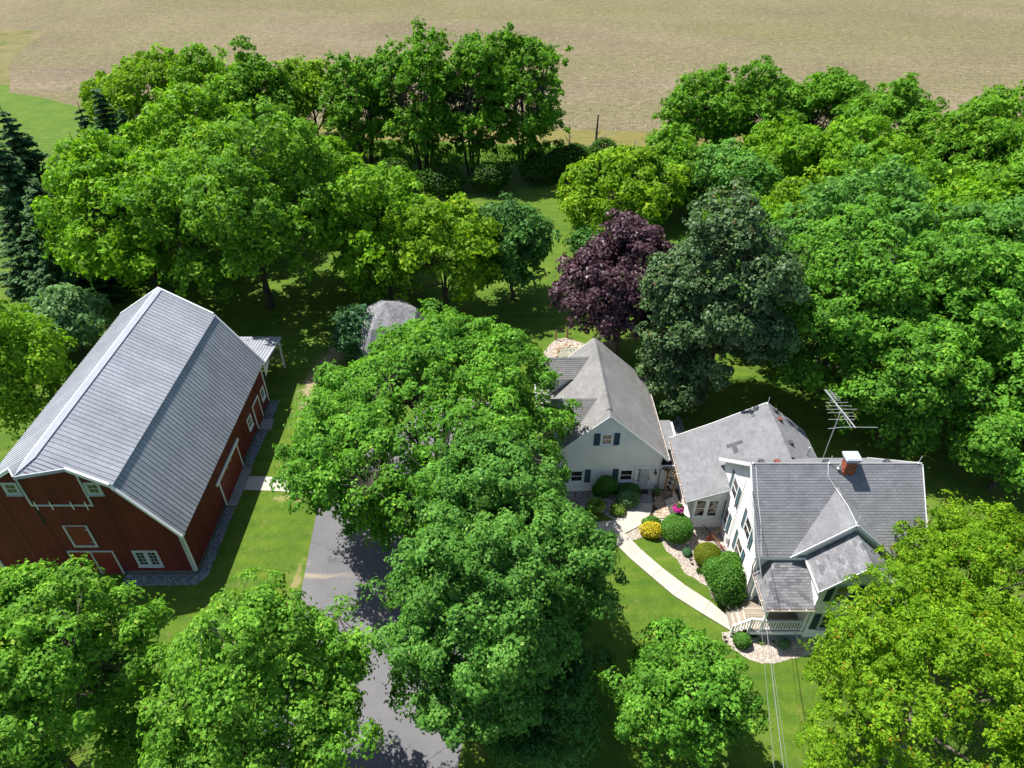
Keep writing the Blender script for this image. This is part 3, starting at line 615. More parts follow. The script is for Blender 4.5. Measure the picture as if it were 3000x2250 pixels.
def slope(root, o, eend, uppt, poly, mat='shingle', thick=.09, expo=.145, tabw=.305, indiv=None, seed=1, maxi=300, trim=None):
    o = V(o); e = (V(eend) - o).normalized(); s = V(uppt) - o; s = (s - e * s.dot(e)).normalized(); n = e.cross(s)
    if n.z < 0: e = -e; n = -n
    P2 = [((V(p) - o).dot(e), (V(p) - o).dot(s)) for p in poly]
    mb = MB(); mb.prism([o + e * a + s * b for a, b in P2], -n * thick); rf = part(mb, 'roof', trim or 'deck_under', root)
    mb = MB(); rn = random.Random(seed); eps = 1e-4; b = min(q[1] for q in P2); bm = max(q[1] for q in P2); row = 0; cnt = 0
    var = []
    for k in range(6):
        vm = MB(); g = .004; w1 = tabw
        vm.v = [(g, 0, .002), (w1 - g, 0, .002), (w1 - g, expo + .004, .001), (g, expo + .004, .001), (g, 0, .022), (w1 - g, 0, .022), (w1 - g, expo + .004, .005), (g, expo + .004, .005)]
        for f in ((4, 5, 6, 7), (0, 1, 5, 4), (1, 2, 6, 5), (3, 0, 4, 7)): vm.f.append(f); vm.t.append((k + .3) / 6)
        var.append(vm)
    vmesh = [None] * 6
    Fm = Matrix.Identity(4)
    for i in range(3): Fm[i][0], Fm[i][1], Fm[i][2] = e[i], s[i], n[i]
    while b < bm - .03:
        b1 = min(b + expo, bm); s0, s1 = span(P2, b + eps), span(P2, b1 - eps)
        if s0 and s1:
            lo, hi = min(s0[0], s1[0]), max(s0[1], s1[1]); a = math.floor(lo / tabw) * tabw - tabw * (row % 2) * .5 + rn.uniform(-.02, .02)
            while a < hi:
                a1 = a + tabw; l0, h0 = max(a, s0[0]), min(a1, s0[1]); l1, h1 = max(a, s1[0]), min(a1, s1[1]); tt = min(1, max(0, rn.gauss(.5, .2)))
                if h0 - l0 > .02 or h1 - l1 > .02:
                    if h0 < l0: l0 = h0 = min(max((a + a1) / 2, s0[0]), s0[1])
                    if h1 < l1: l1 = h1 = min(max((a + a1) / 2, s1[0]), s1[1])
                    full = abs(h0 - l0 - tabw) < 1e-6 and abs(h1 - l1 - tabw) < 1e-6 and abs(b1 - b - expo) < 1e-6
                    ctr = o + e * (a + tabw / 2) + s * b
                    if full and indiv and cnt < maxi and indiv(ctr):
                        k = int(tt * 5.99)
                        if vmesh[k] is None: vmesh[k] = var[k].mesh('shingle', M[mat])
                        ob = bpy.data.objects.new('shingle', vmesh[k]); C.objects.link(ob); ob.parent = rf
                        org = o + e * a + s * b; ob.matrix_local = Matrix.Translation(org) @ Fm; cnt += 1
                    else:
                        g = .004; q = lambda aa, bb, c: o + e * aa + s * bb + n * c
                        A, B, Cc, D = q(l0 + g, b, .022), q(h0 - g, b, .022), q(h1 - g, b1 + .004, .005), q(l1 + g, b1 + .004, .005)
                        mb.poly([A, B, Cc, D], tt); mb.poly([q(l0 + g, b, .002), q(h0 - g, b, .002), B, A], tt)
                a = a1
        b = b1; row += 1
    part(mb, 'shingles', mat, rf, kind='stuff')
    return rf, cnt
def ridge_cap(root, a, b, mat='shingle', w_=.13, drop=.10, step=.2, name='ridge_cap', side=None):
    a, b = V(a), V(b); d = (b - a); L_ = d.length; d.normalize(); x = d.cross(V((0, 0, 1))).normalized() * w_; dn = V((0, 0, -drop)); mb = MB(); t_ = 0; rn = random.Random(3)
    while t_ < L_ - .02:
        t1 = min(L_, t_ + step); h0, h1 = .035, .022
        p, q = a + d * t_, a + d * (t1 + .02 if t1 < L_ else t1); tt = rn.random()
        mb.poly([p + V((0, 0, h0)), q + V((0, 0, h1)), q + x + dn + V((0, 0, h1)), p + x + dn + V((0, 0, h0))], tt)
        mb.poly([q + V((0, 0, h1)), p + V((0, 0, h0)), p - x + dn + V((0, 0, h0)), q - x + dn + V((0, 0, h1))], tt)
        mb.poly([p + V((0, 0, h0)), p + x + dn + V((0, 0, h0)), p + x + dn + V((0, 0, h0 - .02)), p + V((0, 0, h0 - .02))], tt); mb.poly([p - x + dn + V((0, 0, h0)), p + V((0, 0, h0)), p + V((0, 0, h0 - .02)), p - x + dn + V((0, 0, h0 - .02))], tt)
        t_ = t1
    return part(mb, name, mat, root, kind='stuff')
def fascia(root, pts, w_=.035, h_=.16, mat='white', name='fascia', dz=-.06):
    for i in range(len(pts) - 1):
        a, b = V(pts[i]) + V((0, 0, dz)), V(pts[i + 1]) + V((0, 0, dz)); mb = MB(); mb.beam(a, b, w_, h_); part(mb, name, mat, root)
def gutter(root, a, b, out, debris=True, mat='white', r_=.065):
    a, b, out = V(a), V(b), V(out).normalized(); mb = MB(); d = b - a
    prof = [(0, .09), (0, 0), (.11, 0), (.125, .09)]; th = .008
    for i in range(3):
        (c0, z0), (c1, z1) = prof[i], prof[i + 1]; p, q = a + out * c0 + V((0, 0, z0)), a + out * c1 + V((0, 0, z1))
        nn = (q - p).cross(d).normalized() * th; mb.hexa([p, q, q + nn, p + nn, p + d, q + d, q + d + nn, p + d + nn])
    g = part(mb, 'gutter', mat, root)
    if debris: mb = MB(); mb.obox(a + out * .012 + V((0, 0, .012)), d, out * .095, V((0, 0, .045))); part(mb, 'debris', 'debris', g)
    n = max(2, int(d.length / .8))
    for i in range(n):
        mb = MB(); p = a + d * ((i + .5) / n); mb.beam(p + V((0, 0, .09)), p + out * .12 + V((0, 0, .09)), .03, .012); part(mb, 'strap', mat, g)
    return g

# ================================================================ BARN
barn = wempty('gambrel_barn', (-23.7, 33, 0), 'big red gambrel barn with ribbed grey metal roof and white trimmed doors', 'barn')
XR, XK, XC, XL, XE = -18.2, -20.48, -23.68, -26.88, -29.2
ZE, ZK, ZR = 3.62, 7.62, 9.72
Y0, Y1 = 25.35, 40.8
gab = [(XE, 0), (XR, 0), (XR, 3.95), (XK - .03, 7.5), (XC, 9.58), (XL + .03, 7.5), (XE, 3.95)]
Wf = Wall((0, Y0, 0), (1, 0, 0), (0, -1, 0)); Wb = Wall((0, Y1, 0), (1, 0, 0), (0, 1, 0)); Wr = Wall((XR, 0, 0), (0, 1, 0), (1, 0, 0)); Wl = Wall((XE, 0, 0), (0, 1, 0), (-1, 0, 0))
M['red_siding'] = tinted('red_barn_board', (.100, .014, .011), (.150, .021, .016), .75, .5, 20, (.05, .016, .012), .2)
gabW = [(a, max(b, .28) if b == 0 else b) for a, b in gab]
wall(barn, Wf, gabW, 'board', 'red_siding', 'red', .26); wall(barn, Wb, gabW, 'board', 'red_siding', 'red', .26)
wall(barn, Wr, [(Y0 + .0, .28), (Y1, .28), (Y1, 3.95), (Y0, 3.95)], 'board', 'red_siding', 'red', .26)
wall(barn, Wl, [(Y0 + .0, .28), (Y1, .28), (Y1, 3.95), (Y0, 3.95)], 'board', 'red_siding', 'red', .26)
mb = MB(); mb.box(XE + .02, XR - .02, Y0 + .02, Y1 - .02, -.2, .278); part(mb, 'foundation', 'bed_grey', barn)
# metal roof: every panel strip a part of its slope
yf, yb = 25.05, 41.08
XRe, XLe = -17.9, -29.46
nP = 52; pw = (yb - yf) / nP
def metal(root, p0, p1, flip, nP=nP, yf=yf, pw=pw, th=.05, ribw=.03, ribh=.024):
    """slope from low edge p0=(x,z) to high edge p1=(x,z)"""
    (xa, za), (xb, zb) = p0, p1; s = V((xb - xa, 0, zb - za)); n = V((-s.z, 0, s.x)).normalized(); n = n if n.z > 0 else -n
    if abs(n.z) < 1e-6: n = V((1, 0, 0))
    mb = MB(); mb.obox(V((xa, yf, za)) - n * th, s, V((0, pw * nP, 0)), n * (th - .006)); rf = part(mb, 'roof', 'trim_grey', root)
    ms = []
    for k in range(5):
        mb = MB(); mb.obox(-n * .006, s, V((0, pw, 0)), n * .006, (k + .5) / 5); mm = mb.mesh('roof_panel', M['metal']); ms.append(mm)
    mb = MB(); rt = V((0, ribw, 0)); mb.hexa([V((0, 0, 0)), V((0, ribw, 0)), V((0, ribw, 0)) + s, s, V((0, .010, 0)) + n * ribh, V((0, ribw - .010, 0)) + n * ribh, V((0, ribw - .010, 0)) + s + n * ribh, V((0, .010, 0)) + s + n * ribh]); rm = mb.mesh('rib', M['metal'])
    ribs = MB(); rn = random.Random(int(xa * 10))
    for i in range(nP):
        ob = bpy.data.objects.new('roof_panel', ms[rn.randrange(5)]); C.objects.link(ob); ob.parent = rf; ob.location = (xa, yf + i * pw, za)
        b = V((xa, yf + i * pw, za)); k = len(ribs.v); 
        ribs.hexa([b, b + V((0, ribw, 0)), b + V((0, ribw, 0)) + s, b + s, b + V((0, .008, 0)) + n * ribh, b + V((0, ribw - .008, 0)) + n * ribh, b + V((0, ribw - .008, 0)) + s + n * ribh, b + V((0, .008, 0)) + s + n * ribh], .5)
    part(ribs, 'ribs', 'rib', rf, kind='stuff'); return rf
metal(barn, (XRe, ZE), (XK, ZK), 0); metal(barn, (XK + .11, ZK - .015), (XC, ZR), 0, th=.07)
metal(barn, (XLe, ZE), (XL, ZK), 0); metal(barn, (XL - .11, ZK - .015), (XC, ZR), 0, th=.07)
mb = MB(); mb.prism([(XC - .24, yf - .0, ZR - .09), (XC, yf, ZR + .07), (XC + .24, yf, ZR - .09), (XC, yf, ZR + .02)], (0, yb - yf, 0)); part(mb, 'ridge_cap', 'metal_trim', barn)
# rake trims, front and back
for yy, dd in ((yf, -.04), (yb, .04)):
    for a, b in (((XRe, ZE), (XK, ZK)), ((XK, ZK + .05), (XC, ZR)), ((XLe, ZE), (XL, ZK)), ((XL, ZK + .05), (XC, ZR))):
        if yy == yf and abs(b[0] - XC) < .01:
            sg = 1 if a[0] > XC else -1; b = (XC + sg * 1.38, ZR - 1.38 * (ZR - ZK - .05) / (XK - XC) * 1)
        mb = MB(); d = V((b[0] - a[0], 0, b[1] - a[1])); mb.obox(V((a[0], yy - .07, a[1] - .15)), d, V((0, .14, 0)), V((0, 0, .225))); part(mb, 'rake_trim', 'white', barn)
        mb = MB(); mb.obox(V((a[0], yy + (.004 if yy == yf else -.004), a[1] - .07)), d, V((0, .30 if yy == yf else -.30, 0)), V((0, 0, .015))); part(mb, 'soffit', 'metal_trim', barn)
# hay hood: the roof runs out to a point over the hay door
hx = 1.42; hz = ZR - hx * (ZR - ZK) / 3.2
for sg in (1, -1):
    A, B, D = V((XC, yf, ZR)), V((XC + sg * hx, yf, hz)), V((XC, yf - 1.45, ZR - .03))
    mb = MB(); mb.prism([A, B, D] if sg > 0 else [A, D, B], (0, 0, -.05)); hd = part(mb, 'hood_roof', 'metal', barn)
    mb = MB(); mb.beam(B + V((0, 0, -.03)), D + V((0, 0, -.03)), .07, .18); part(mb, 'fascia', 'metal_trim', hd)
    mb = MB()
    for i in range(1, 6):
        f = i / 6.; y_ = yf - 1.45 * f; p = V((XC, y_, ZR + .008)); q = V((XC + sg * hx * (1 - f), y_, ZR - (ZR - hz) * (1 - f) + .008)); mb.beam(p, q, .035, .035)
    part(mb, 'ribs', 'rib', hd, kind='stuff')
mb = MB(); mb.poly([(XC, 23.58, ZR + .05), (XC + .02, 23.58, ZR + .0), (XC + .24, yf, ZR - .09), (XC, yf, ZR + .07)]); mb.poly([(XC - .02, 23.58, ZR + .0), (XC, 23.58, ZR + .05), (XC, yf, ZR + .07), (XC - .24, yf, ZR - .09)]); part(mb, 'hood_cap', 'metal_trim', barn)
# corner boards
for W_, a, nm in ((Wf, XR - .0, 1), (Wf, XE, 0)):
    mb = MB(); wbox(mb, W_, a - .15 if nm else a, a if nm else a + .15, .28, 3.9, .022, .055); part(mb, 'corner_board', 'trim_grey', barn)
for a in (Y0 - .05, Y1 - .12):
    mb = MB(); wbox(mb, Wr, a, a + .15, .28, 3.75, .028, .055); part(mb, 'corner_board', 'white', barn)
# hay door frame
hd = MB(); wbox(hd, Wf, -25.38, -22.06, 5.80, 5.92, .028, .07); dr = part(hd, 'hay_door', 'trim_grey', barn)
for a in (-25.38, -22.18):
    mb = MB(); wbox(mb, Wf, a, a + .12, 5.92, 8.15 if a > -23 else 8.1, .028, .07); part(mb, 'door_trim', 'trim_grey', dr)
for a in (-25.1, -24.3, -23.2, -22.45):
    mb = MB(); wbox(mb, Wf, a, a + .05, 5.55, 6.18, .072, .095); part(mb, 'batten', 'white', dr)
mb = MB(); wbox(mb, Wf, -25.32, -25.18, 4.3, 5.6, .028, .036); part(mb, 'ladder_slot', 'dark', barn)
window(barn, Wf, -21.62, 7.12, .82, .92, 'trim_grey', .15, grid=(2, 2)); window(barn, Wf, -25.86, 7.12, .82, .92, 'trim_grey', .15, grid=(2, 2))
mb = MB(); wbox(mb, Wf, -24.37, -24.25, 2.45, 4.25, .028, .08); wbox(mb, Wf, -23.13, -23.01, 2.45, 4.25, .028, .08); wbox(mb, Wf, -24.25, -23.13, 2.45, 2.58, .028, .08); wbox(mb, Wf, -24.25, -23.13, 4.19, 4.24, .028, .06); hh = part(mb, 'hatch', 'trim_grey', barn)
mb = MB(); wbox(mb, Wf, -24.24, -23.14, 2.59, 4.18, .029, .045); part(mb, 'hatch_door', 'red_door', hh)
for b in (2.9, 3.9): mb = MB(); wbox(mb, Wf, -23.25, -23.02, b, b + .05, .082, .095); part(mb, 'hinge', 'trim_grey', hh)
mb = MB(); wbox(mb, Wf, -24.95, -22.35, 2.02, 2.11, .028, .08); wbox(mb, Wf, -22.46, -22.36, .06, 2.02, .028, .08); wbox(mb, Wf, -24.95, -24.85, .06, 2.02, .028, .08); wbox(mb, Wf, -23.70, -23.60, .06, 2.02, .028, .08); dd = part(mb, 'double_door', 'trim_grey', barn)
for a0, a1 in ((-24.85, -23.70), (-23.60, -22.46)): mb = MB(); wbox(mb, Wf, a0 + .01, a1 - .01, .06, 2.01, .029, .05); part(mb, 'door_leaf', 'red_door', dd)
window(barn, Wf, -20.63, 1.41, 1.42, 1.40, 'trim_grey', .14, double=True, grid=(2, 4))
# right side: sliding door, walk door, two windows
mb = MB(); wbox(mb, Wr, 30.15, 34.4, 2.12, 2.30, .03, .14); sl = part(mb, 'sliding_door', 'white', barn)
mb = MB(); wbox(mb, Wr, 30.62, 33.98, .06, 2.11, .03, .075); part(mb, 'door_leaf', 'red_door', sl)
for a in (30.5, 33.99): mb = MB(); wbox(mb, Wr, a, a + .11, .06, 2.11, .03, .09); part(mb, 'door_trim', 'white', sl)
for a in (31.9, 32.6): mb = MB(); wbox(mb, Wr, a, a + .06, 1.9, 2.25, .142, .165); part(mb, 'hanger', 'galv', sl)
mb = MB(); wbox(mb, Wr, 37.72, 37.83, .17, 2.05, .03, .08); wbox(mb, Wr, 39.0, 39.11, .17, 2.05, .03, .08); wbox(mb, Wr, 37.72, 39.11, 2.05, 2.16, .03, .08); wd = part(mb, 'walk_door', 'white', barn)
mb = MB(); wbox(mb, Wr, 37.84, 38.99, .17, 2.04, .03, .06); dl = part(mb, 'door_leaf', 'red_door', wd)
window(barn, Wr, 40.0, 1.55, .72, .95, 'white', .1, grid=(2, 2)); window(barn, Wr, 36.83, 1.55, .80, .95, 'white', .1, grid=(2, 2))
# lean-to canopy beyond the far gable
mb = MB(); mb.hexa([(-23.5, 40.95, 3.35), (-18.0, 40.95, 3.35), (-18.0, 45.35, 2.75), (-23.5, 45.35, 2.75), (-23.5, 40.95, 3.43), (-18.0, 40.95, 3.43), (-18.0, 45.35, 2.83), (-23.5, 45.35, 2.83)]); cn = part(mb, 'canopy', 'metal', barn)
mb = MB()
for i in range(23): x = -23.5 + i * .24; mb.obox((x, 40.95, 3.43), (.03, 0, 0), (0, 4.4, -.6), (0, 0, .03))
part(mb, 'ribs', 'rib', cn, kind='stuff')
mb = MB(); mb.box(-18.02, -17.97, 41.1, 45.4, 2.6, 2.62); mb = MB(); mb.beam((-17.98, 40.95, 3.33), (-17.98, 45.4, 2.73), .05, .18); part(mb, 'canopy_fascia', 'metal_trim', cn)
mb = MB(); mb.beam((-23.5, 45.38, 2.74), (-17.98, 45.38, 2.74), .05, .16); part(mb, 'canopy_fascia', 'metal_trim', cn)
for x in (-18.15, -20.9, -23.3): mb = MB(); mb.box(x - .07, x + .07, 45.1, 45.24, 0, 2.75); part(mb, 'post', 'white', barn)
mb = MB(); mb.prism([(-17.99, 41.0, 2.3), (-17.99, 41.0, 3.3), (-17.99, 42.6, 3.1)], (-.04, 0, 0)); part(mb, 'gusset', 'white', cn)

# ================================================================ GARAGE (yaw 1.6 degrees), local frame: front wall on y = 0, ridge on x = 0
gar = empty('white_garage', (5.86, 31.86, 0), 'white clapboard garage with steep grey roof, two dormers and blue shutters', 'garage', None, R(1.6))
gz, ge = 6.5, 2.78; gs = (gz - ge) / 3.95
zl = lambda x: gz - gs * abs(x)
Gf = Wall((0, 0, 0), (1, 0, 0), (0, -1, 0)); Gb = Wall((0, 7.85, 0), (1, 0, 0), (0, 1, 0)); Gr = Wall((3.56, 0, 0), (0, 1, 0), (1, 0, 0)); Gl = Wall((-3.56, 0, 0), (0, 1, 0), (-1, 0, 0))
gp = [(-3.56, 0), (3.56, 0), (3.56, zl(3.56) - .1), (0, gz - .1), (-3.56, zl(3.56) - .1)]
wall(gar, Gf, gp); wall(gar, Gb, gp)
for W_ in (Gr, Gl): wall(gar, W_, [(0, 0), (7.85, 0), (7.85, zl(3.56) - .12), (0, zl(3.56) - .12)])
yA, yB = -.14, 8.02
dorm = [(6.45, .0), (2.05, .0)]
slope(gar, (3.95, yA, ge), (3.95, yB, ge), (0, yA, gz), [(3.95, yA, ge), (3.95, yB, ge), (0, yB, gz), (0, yA, gz)], 'shingle_warm', seed=2)
slope(gar, (-3.95, yA, ge), (-3.95, yB, ge), (0, yA, gz), [(-3.95, yA, ge), (-3.95, yB, ge), (0, yB, gz), (0, yA, gz)], 'shingle_warm', seed=3, indiv=lambda p: p.x > -1.9 and p.y < 5.2, maxi=170)
# vented ridge
mb = MB(); mb.prism([(-.17, .5, gz - .06), (0, .5, gz + .085), (.17, .5, gz - .06), (0, .5, gz + .03)], (0, 7.0, 0)); part(mb, 'ridge_vent', 'shingle_warm', gar); ridge_cap(gar, (0, yA, gz), (0, .55, gz), 'shingle_warm'); ridge_cap(gar, (0, .5, gz + .065), (0, 7.4, gz + .065), 'shingle_warm')
fascia(gar, [(-3.97, yA - .02, ge), (0, yA - .02, gz), (3.97, yA - .02, ge)], .03, .15); fascia(gar, [(-3.97, yB + .02, ge), (0, yB + .02, gz), (3.97, yB + .02, ge)], .03, .15)
gutter(gar, (3.94, yA, ge - .08), (3.94, yB, ge - .08), (1, 0, 0)); gutter(gar, (-3.94, yA, ge - .08), (-3.94, yB, ge - .08), (-1, 0, 0), False)
for k, (yc, cap) in enumerate(((6.45, 60), (2.1, 60))):
    dz = 6.05; wd = 1.08; de = dz - 1.02; xo = -3.42; xr = -(gz - dz) / gs; xe = -(gz - de) / gs
    # front face of dormer and side walls
    Wd = Wall((-3.22, yc, 0), (0, 1, 0), (-1, 0, 0)); zb = zl(3.22)
    wall(gar, Wd, [(-.92, zb), (.92, zb), (.92, de + .1), (0, dz - .08), (-.92, de + .1)], expo=.1)
    for sg in (-1, 1):
        Ws = Wall((0, yc + sg * .92, 0), (1, 0, 0), (0, sg, 0)); wall(gar, Ws, [(-3.22, zb), (xe + .05, de + .02), (-3.22, de + .1)] if True else [], expo=.1)
        slope(gar, (xo, yc + sg * wd, de), (xe, yc + sg * wd, de), (xo, yc, dz), [(xo, yc + sg * wd, de), (xe, yc + sg * wd, de), (xr, yc, dz), (xo, yc, dz)], 'shingle_warm', seed=5 + k, indiv=(lambda p: True) if sg < 0 else None, maxi=cap, expo=.135)
    ridge_cap(gar, (xo, yc, dz), (xr + .1, yc, dz), 'shingle_warm', .11, .1)
    window(gar, Wd, 0, (zb + de) / 2 + .15, .9, 1.0, 'white')
    fascia(gar, [(xo - .01, yc - wd, de), (xo - .01, yc, dz), (xo - .01, yc + wd, de)], .03, .13)
window(gar, Gf, -.06, 4.56, .80, .98, 'white', .1, shut='shutter_blue', sw=.36)
window(gar, Gf, -1.74, 1.41, .96, 1.12, 'white', .11, shut='shutter_blue', sw=.38)
window(gar, Gf, 1.43, 1.42, .98, 1.10, 'white', .11, shut='shutter_blue', sw=.36)
mb = MB(); wbox(mb, Gf, 1.96, 2.08, .16, 2.2, .022, .07); wbox(mb, Gf, 3.0, 3.12, .16, 2.2, .022, .07); wbox(mb, Gf, 2.08, 3.0, 2.1, 2.2, .022, .07); dr = part(mb, 'door', 'white', gar)
mb = MB(); wbox(mb, Gf, 2.09, 2.99, .17, 2.09, .022, .045); wbox(mb, Gf, 2.09, 2.18, .17, 2.09, .045, .06); wbox(mb, Gf, 2.90, 2.99, .17, 2.09, .045, .06); wbox(mb, Gf, 2.18, 2.90, 2.0, 2.09, .045, .06); wbox(mb, Gf, 2.18, 2.90, .17, .3, .045, .06); part(mb, 'storm_door', 'white', dr)
mb = MB(); wbox(mb, Gf, 2.185, 2.895, .305, 1.995, .046, .052); part(mb, 'pane', 'glass_light', dr)
mb = MB(); wbox(mb, Gf, 2.91, 2.95, 1.0, 1.25, .062, .10); part(mb, 'handle', 'black', dr)
mb = MB(); mb.tube([Gf.p(3.56, ge, .05), Gf.p(3.5, ge - .3, .07), Gf.p(3.5, .25, .07), Gf.p(3.5, .12, .25)], .035, 6); part(mb, 'downspout', 'white', gar)
lm = wempty('wall_lamp', (9.1, 31.75, 1.8), 'black lantern fixed to the white wall right of the storm door', 'lamp')
mb = MB(); mb.box(9.06, 9.14, 31.80, 31.84, 1.72, 1.95); part(mb, 'back_plate', 'black', lm)
mb = MB(); mb.tube([(9.1, 31.8, 1.93), (9.1, 31.70, 1.99), (9.1, 31.66, 1.93)], .012, 5); part(mb, 'arm', 'black', lm)
mb = MB(); mb.lathe((9.1, 31.66, 1.6), [(.03, 0), (.07, .03), (.085, .2), (.08, .21)], 8); part(mb, 'lamp_shade', 'glass_light', lm)
mb = MB(); mb.lathe((9.1, 31.66, 1.8), [(.11, 0), (.10, .03), (.03, .12), (.005, .15)], 8); part(mb, 'lamp_cap', 'black', lm)
# breezeway between garage and farmhouse
bw = wempty('breezeway', (10.1, 33.5, 0), 'low flat roofed white link between garage and farmhouse', 'breezeway')
Wz = Wall((0, 32.0, 0), (1, 0, 0), (0, -1, 0)); wall(bw, Wz, [(9.5, 0), (10.85, 0), (10.85, 2.1), (9.5, 2.1)])
mb = MB(); mb.box(9.42, 10.75, 31.95, 33.3, 2.1, 2.16); part(mb, 'flat_roof', 'dark', bw)  # roof coloured near-black to hold the shadow of the garage
mb = MB(); mb.box(9.42, 10.85, 31.90, 31.96, 2.02, 2.22); part(mb, 'fascia', 'white', bw)
mb = MB(); mb.box(9.6, 10.85, 33.3, 36.0, 0, 2.3); part(mb, 'rear_wall', 'white', bw)
mb = MB(); mb.box(9.55, 10.7, 33.25, 36.1, 2.3, 2.36); part(mb, 'rear_roof', 'shingle', bw)

# ================================================================ FARMHOUSE
hs = wempty('white_farmhouse', (16, 26, 0), 'white clapboard farmhouse with grey shingle roofs, brick chimney and corner porch', 'house')
wx0, wx1, wy0, wy1 = 12.8, 21.1, 23.3, 30.3
ze, zr, yr = 4.5, 7.85, 26.4
Hl = Wall((wx0, 0, 0), (0, 1, 0), (-1, 0, 0)); Hr = Wall((wx1, 0, 0), (0, 1, 0), (1, 0, 0)); Hf = Wall((0, wy0, 0), (1, 0, 0), (0, -1, 0)); Hb = Wall((0, wy1, 0), (1, 0, 0), (0, 1, 0))
fs = (zr - ze) / (yr - 23.0); bs_ = (zr - 4.1) / (30.65 - yr)
hp = [(wy0, 0), (wy1, 0), (wy1, zr - (wy1 - yr) * bs_ - .1), (yr, zr - .1), (wy0, zr - (yr - wy0) * fs - .1)]
wall(hs, Hl, hp, expo=.105); wall(hs, Hr, hp)
wall(hs, Hf, [(wx0, 0), (wx1, 0), (wx1, hp[-1][1]), (wx0, hp[-1][1])]); wall(hs, Hb, [(wx0, 0), (wx1, 0), (wx1, hp[2][1]), (wx0, hp[2][1])])
rx0, rx1 = 12.5, 21.4
_, c1 = slope(hs, (rx0, 23.0, ze), (rx1, 23.0, ze), (rx0, yr, zr), [(rx0, 23.0, ze), (rx1, 23.0, ze), (rx1, yr, zr), (rx0, yr, zr)], seed=11, indiv=lambda p: p.x < 15.0 and p.y < 24.75 and p.x < 14.2 + (p.y - 23.0) * .9, maxi=110)
slope(hs, (rx0, 30.65, 4.1), (rx1, 30.65, 4.1), (rx0, yr, zr), [(rx0, 30.65, 4.1), (rx1, 30.65, 4.1), (rx1, yr, zr), (rx0, yr, zr)], seed=12)
ridge_cap(hs, (rx0, yr, zr), (rx1, yr, zr), w_=.14, drop=.13)
fascia(hs, [(rx0 - .02, 23.0, ze), (rx0 - .02, yr, zr), (rx0 - .02, 30.65, 4.1)], .035, .2); fascia(hs, [(rx1 + .02, 23.0, ze), (rx1 + .02, yr, zr), (rx1 + .02, 30.65, 4.1)], .035, .2)
mb = MB(); mb.box(rx0, rx1, 22.97, 23.0, ze - .2, ze - .02); part(mb, 'fascia', 'white', hs)
mb = MB(); mb.box(rx0, wx1, 23.0, 23.3, ze - .2, ze - .18); part(mb, 'soffit', 'white', hs)
for y0_, z0_, y1_, z1_ in ((23.0, ze, yr, zr), (yr, zr, 30.6, 4.14)): mb = MB(); mb.obox((rx0, y0_, z0_ - .13), (.32, 0, 0), (0, y1_ - y0_, z1_ - z0_), (0, 0, .015)); part(mb, 'soffit', 'white', hs)
for a, b, w_, h_ in ((28.05, 4.2, 1.0, 1.42), (25.2, 4.1, 1.05, 1.40), (25.5, 1.95, 1.05, 1.5), (28.2, 1.7, .8, 1.5)): window(hs, Hl, a, b, w_, h_, 'white', .11, shut='shutter_lit_teal', sw=.34)
mb = MB(); mb.tube([(12.72, 26.9, 6.2), (12.72, 26.95, 3.5), (12.72, 27.0, .9)], .028, 6); cd = part(mb, 'conduit', 'white', hs)
mb = MB(); mb.box(12.62, 12.78, 26.9, 27.1, .75, 1.2); part(mb, 'meter_box', 'galv', hs)
mb = MB(); mb.tube([(12.74, 23.25, 4.3), (12.62, 23.2, 3.6), (12.72, 23.2, 2.8), (12.72, 23.2, .2)], .035, 6); part(mb, 'downspout', 'wire', hs)
# cross gable and projecting bay
cx, cz = 16.95, 7.0; cl, cr = 14.3, 19.6; yv = 23.0 + (cz - ze) / fs
Wc = Wall((0, 23.08, 0), (1, 0, 0), (0, -1, 0)); wall(hs, Wc, [(cl + .05, ze - .05), (cr - .05, ze - .05), (cx, cz - .08)])
slope(hs, (cl, 22.95, ze), (cl, 23.4, ze), (cx, 22.95, cz), [(cl, 22.95, ze), (cl + .02, 23.0, ze + .0), (cx, yv, cz), (cx, 22.95, cz)], seed=13)
slope(hs, (cr, 22.95, ze), (cr, 23.4, ze), (cx, 22.95, cz), [(cr, 22.95, ze), (cr - .02, 23.0, ze), (cx, yv, cz), (cx, 22.95, cz)], seed=14)
fascia(hs, [(cl, 22.93, ze), (cx, 22.93, cz), (cr, 22.93, ze)], .035, .16, dz=0); ridge_cap(hs, (cx, 22.95, cz), (cx, yv, cz), w_=.1)
bx0, bx1, by, bz = 15.32, 18.9, 21.12, 6.48; bl, br, be = 15.05, 19.15, 4.5; bcx = (bl + br) / 2; bsl = (bz - be) / (bcx - bl)
Bf = Wall((0, by, 0), (1, 0, 0), (0, -1, 0)); Bl = Wall((bx0, 0, 0), (0, 1, 0), (-1, 0, 0)); Br = Wall((bx1, 0, 0), (0, 1, 0), (1, 0, 0))
bt = bz - (bcx - bx0) * bsl - .1
wall(hs, Bf, [(bx0, .25), (bx1, .25), (bx1, bt), (bcx, bz - .1), (bx0, bt)]); wall(hs, Bl, [(by, .25), (23.3, .25), (23.3, bt), (by, bt)]); wall(hs, Br, [(by, .25), (23.3, .25), (23.3, bt), (by, bt)])
mb = MB(); mb.box(bx0 + .01, bx1 - .01, by + .01, 23.3, -.2, .248); part(mb, 'foundation', 'concrete_old', hs)
_, c2 = slope(hs, (bl, 20.9, be), (bl, 23.05, be), (bcx, 20.9, bz), [(bl, 20.9, be), (bl, 23.05, be), (bcx, 23.05, bz), (bcx, 20.9, bz)], 'shingle_mix', seed=15, indiv=lambda p: True, maxi=100)
slope(hs, (br, 20.9, be), (br, 23.05, be), (bcx, 20.9, bz), [(br, 20.9, be), (br, 23.05, be), (bcx, 23.05, bz), (bcx, 20.9, bz)], 'shingle_mix', seed=16)
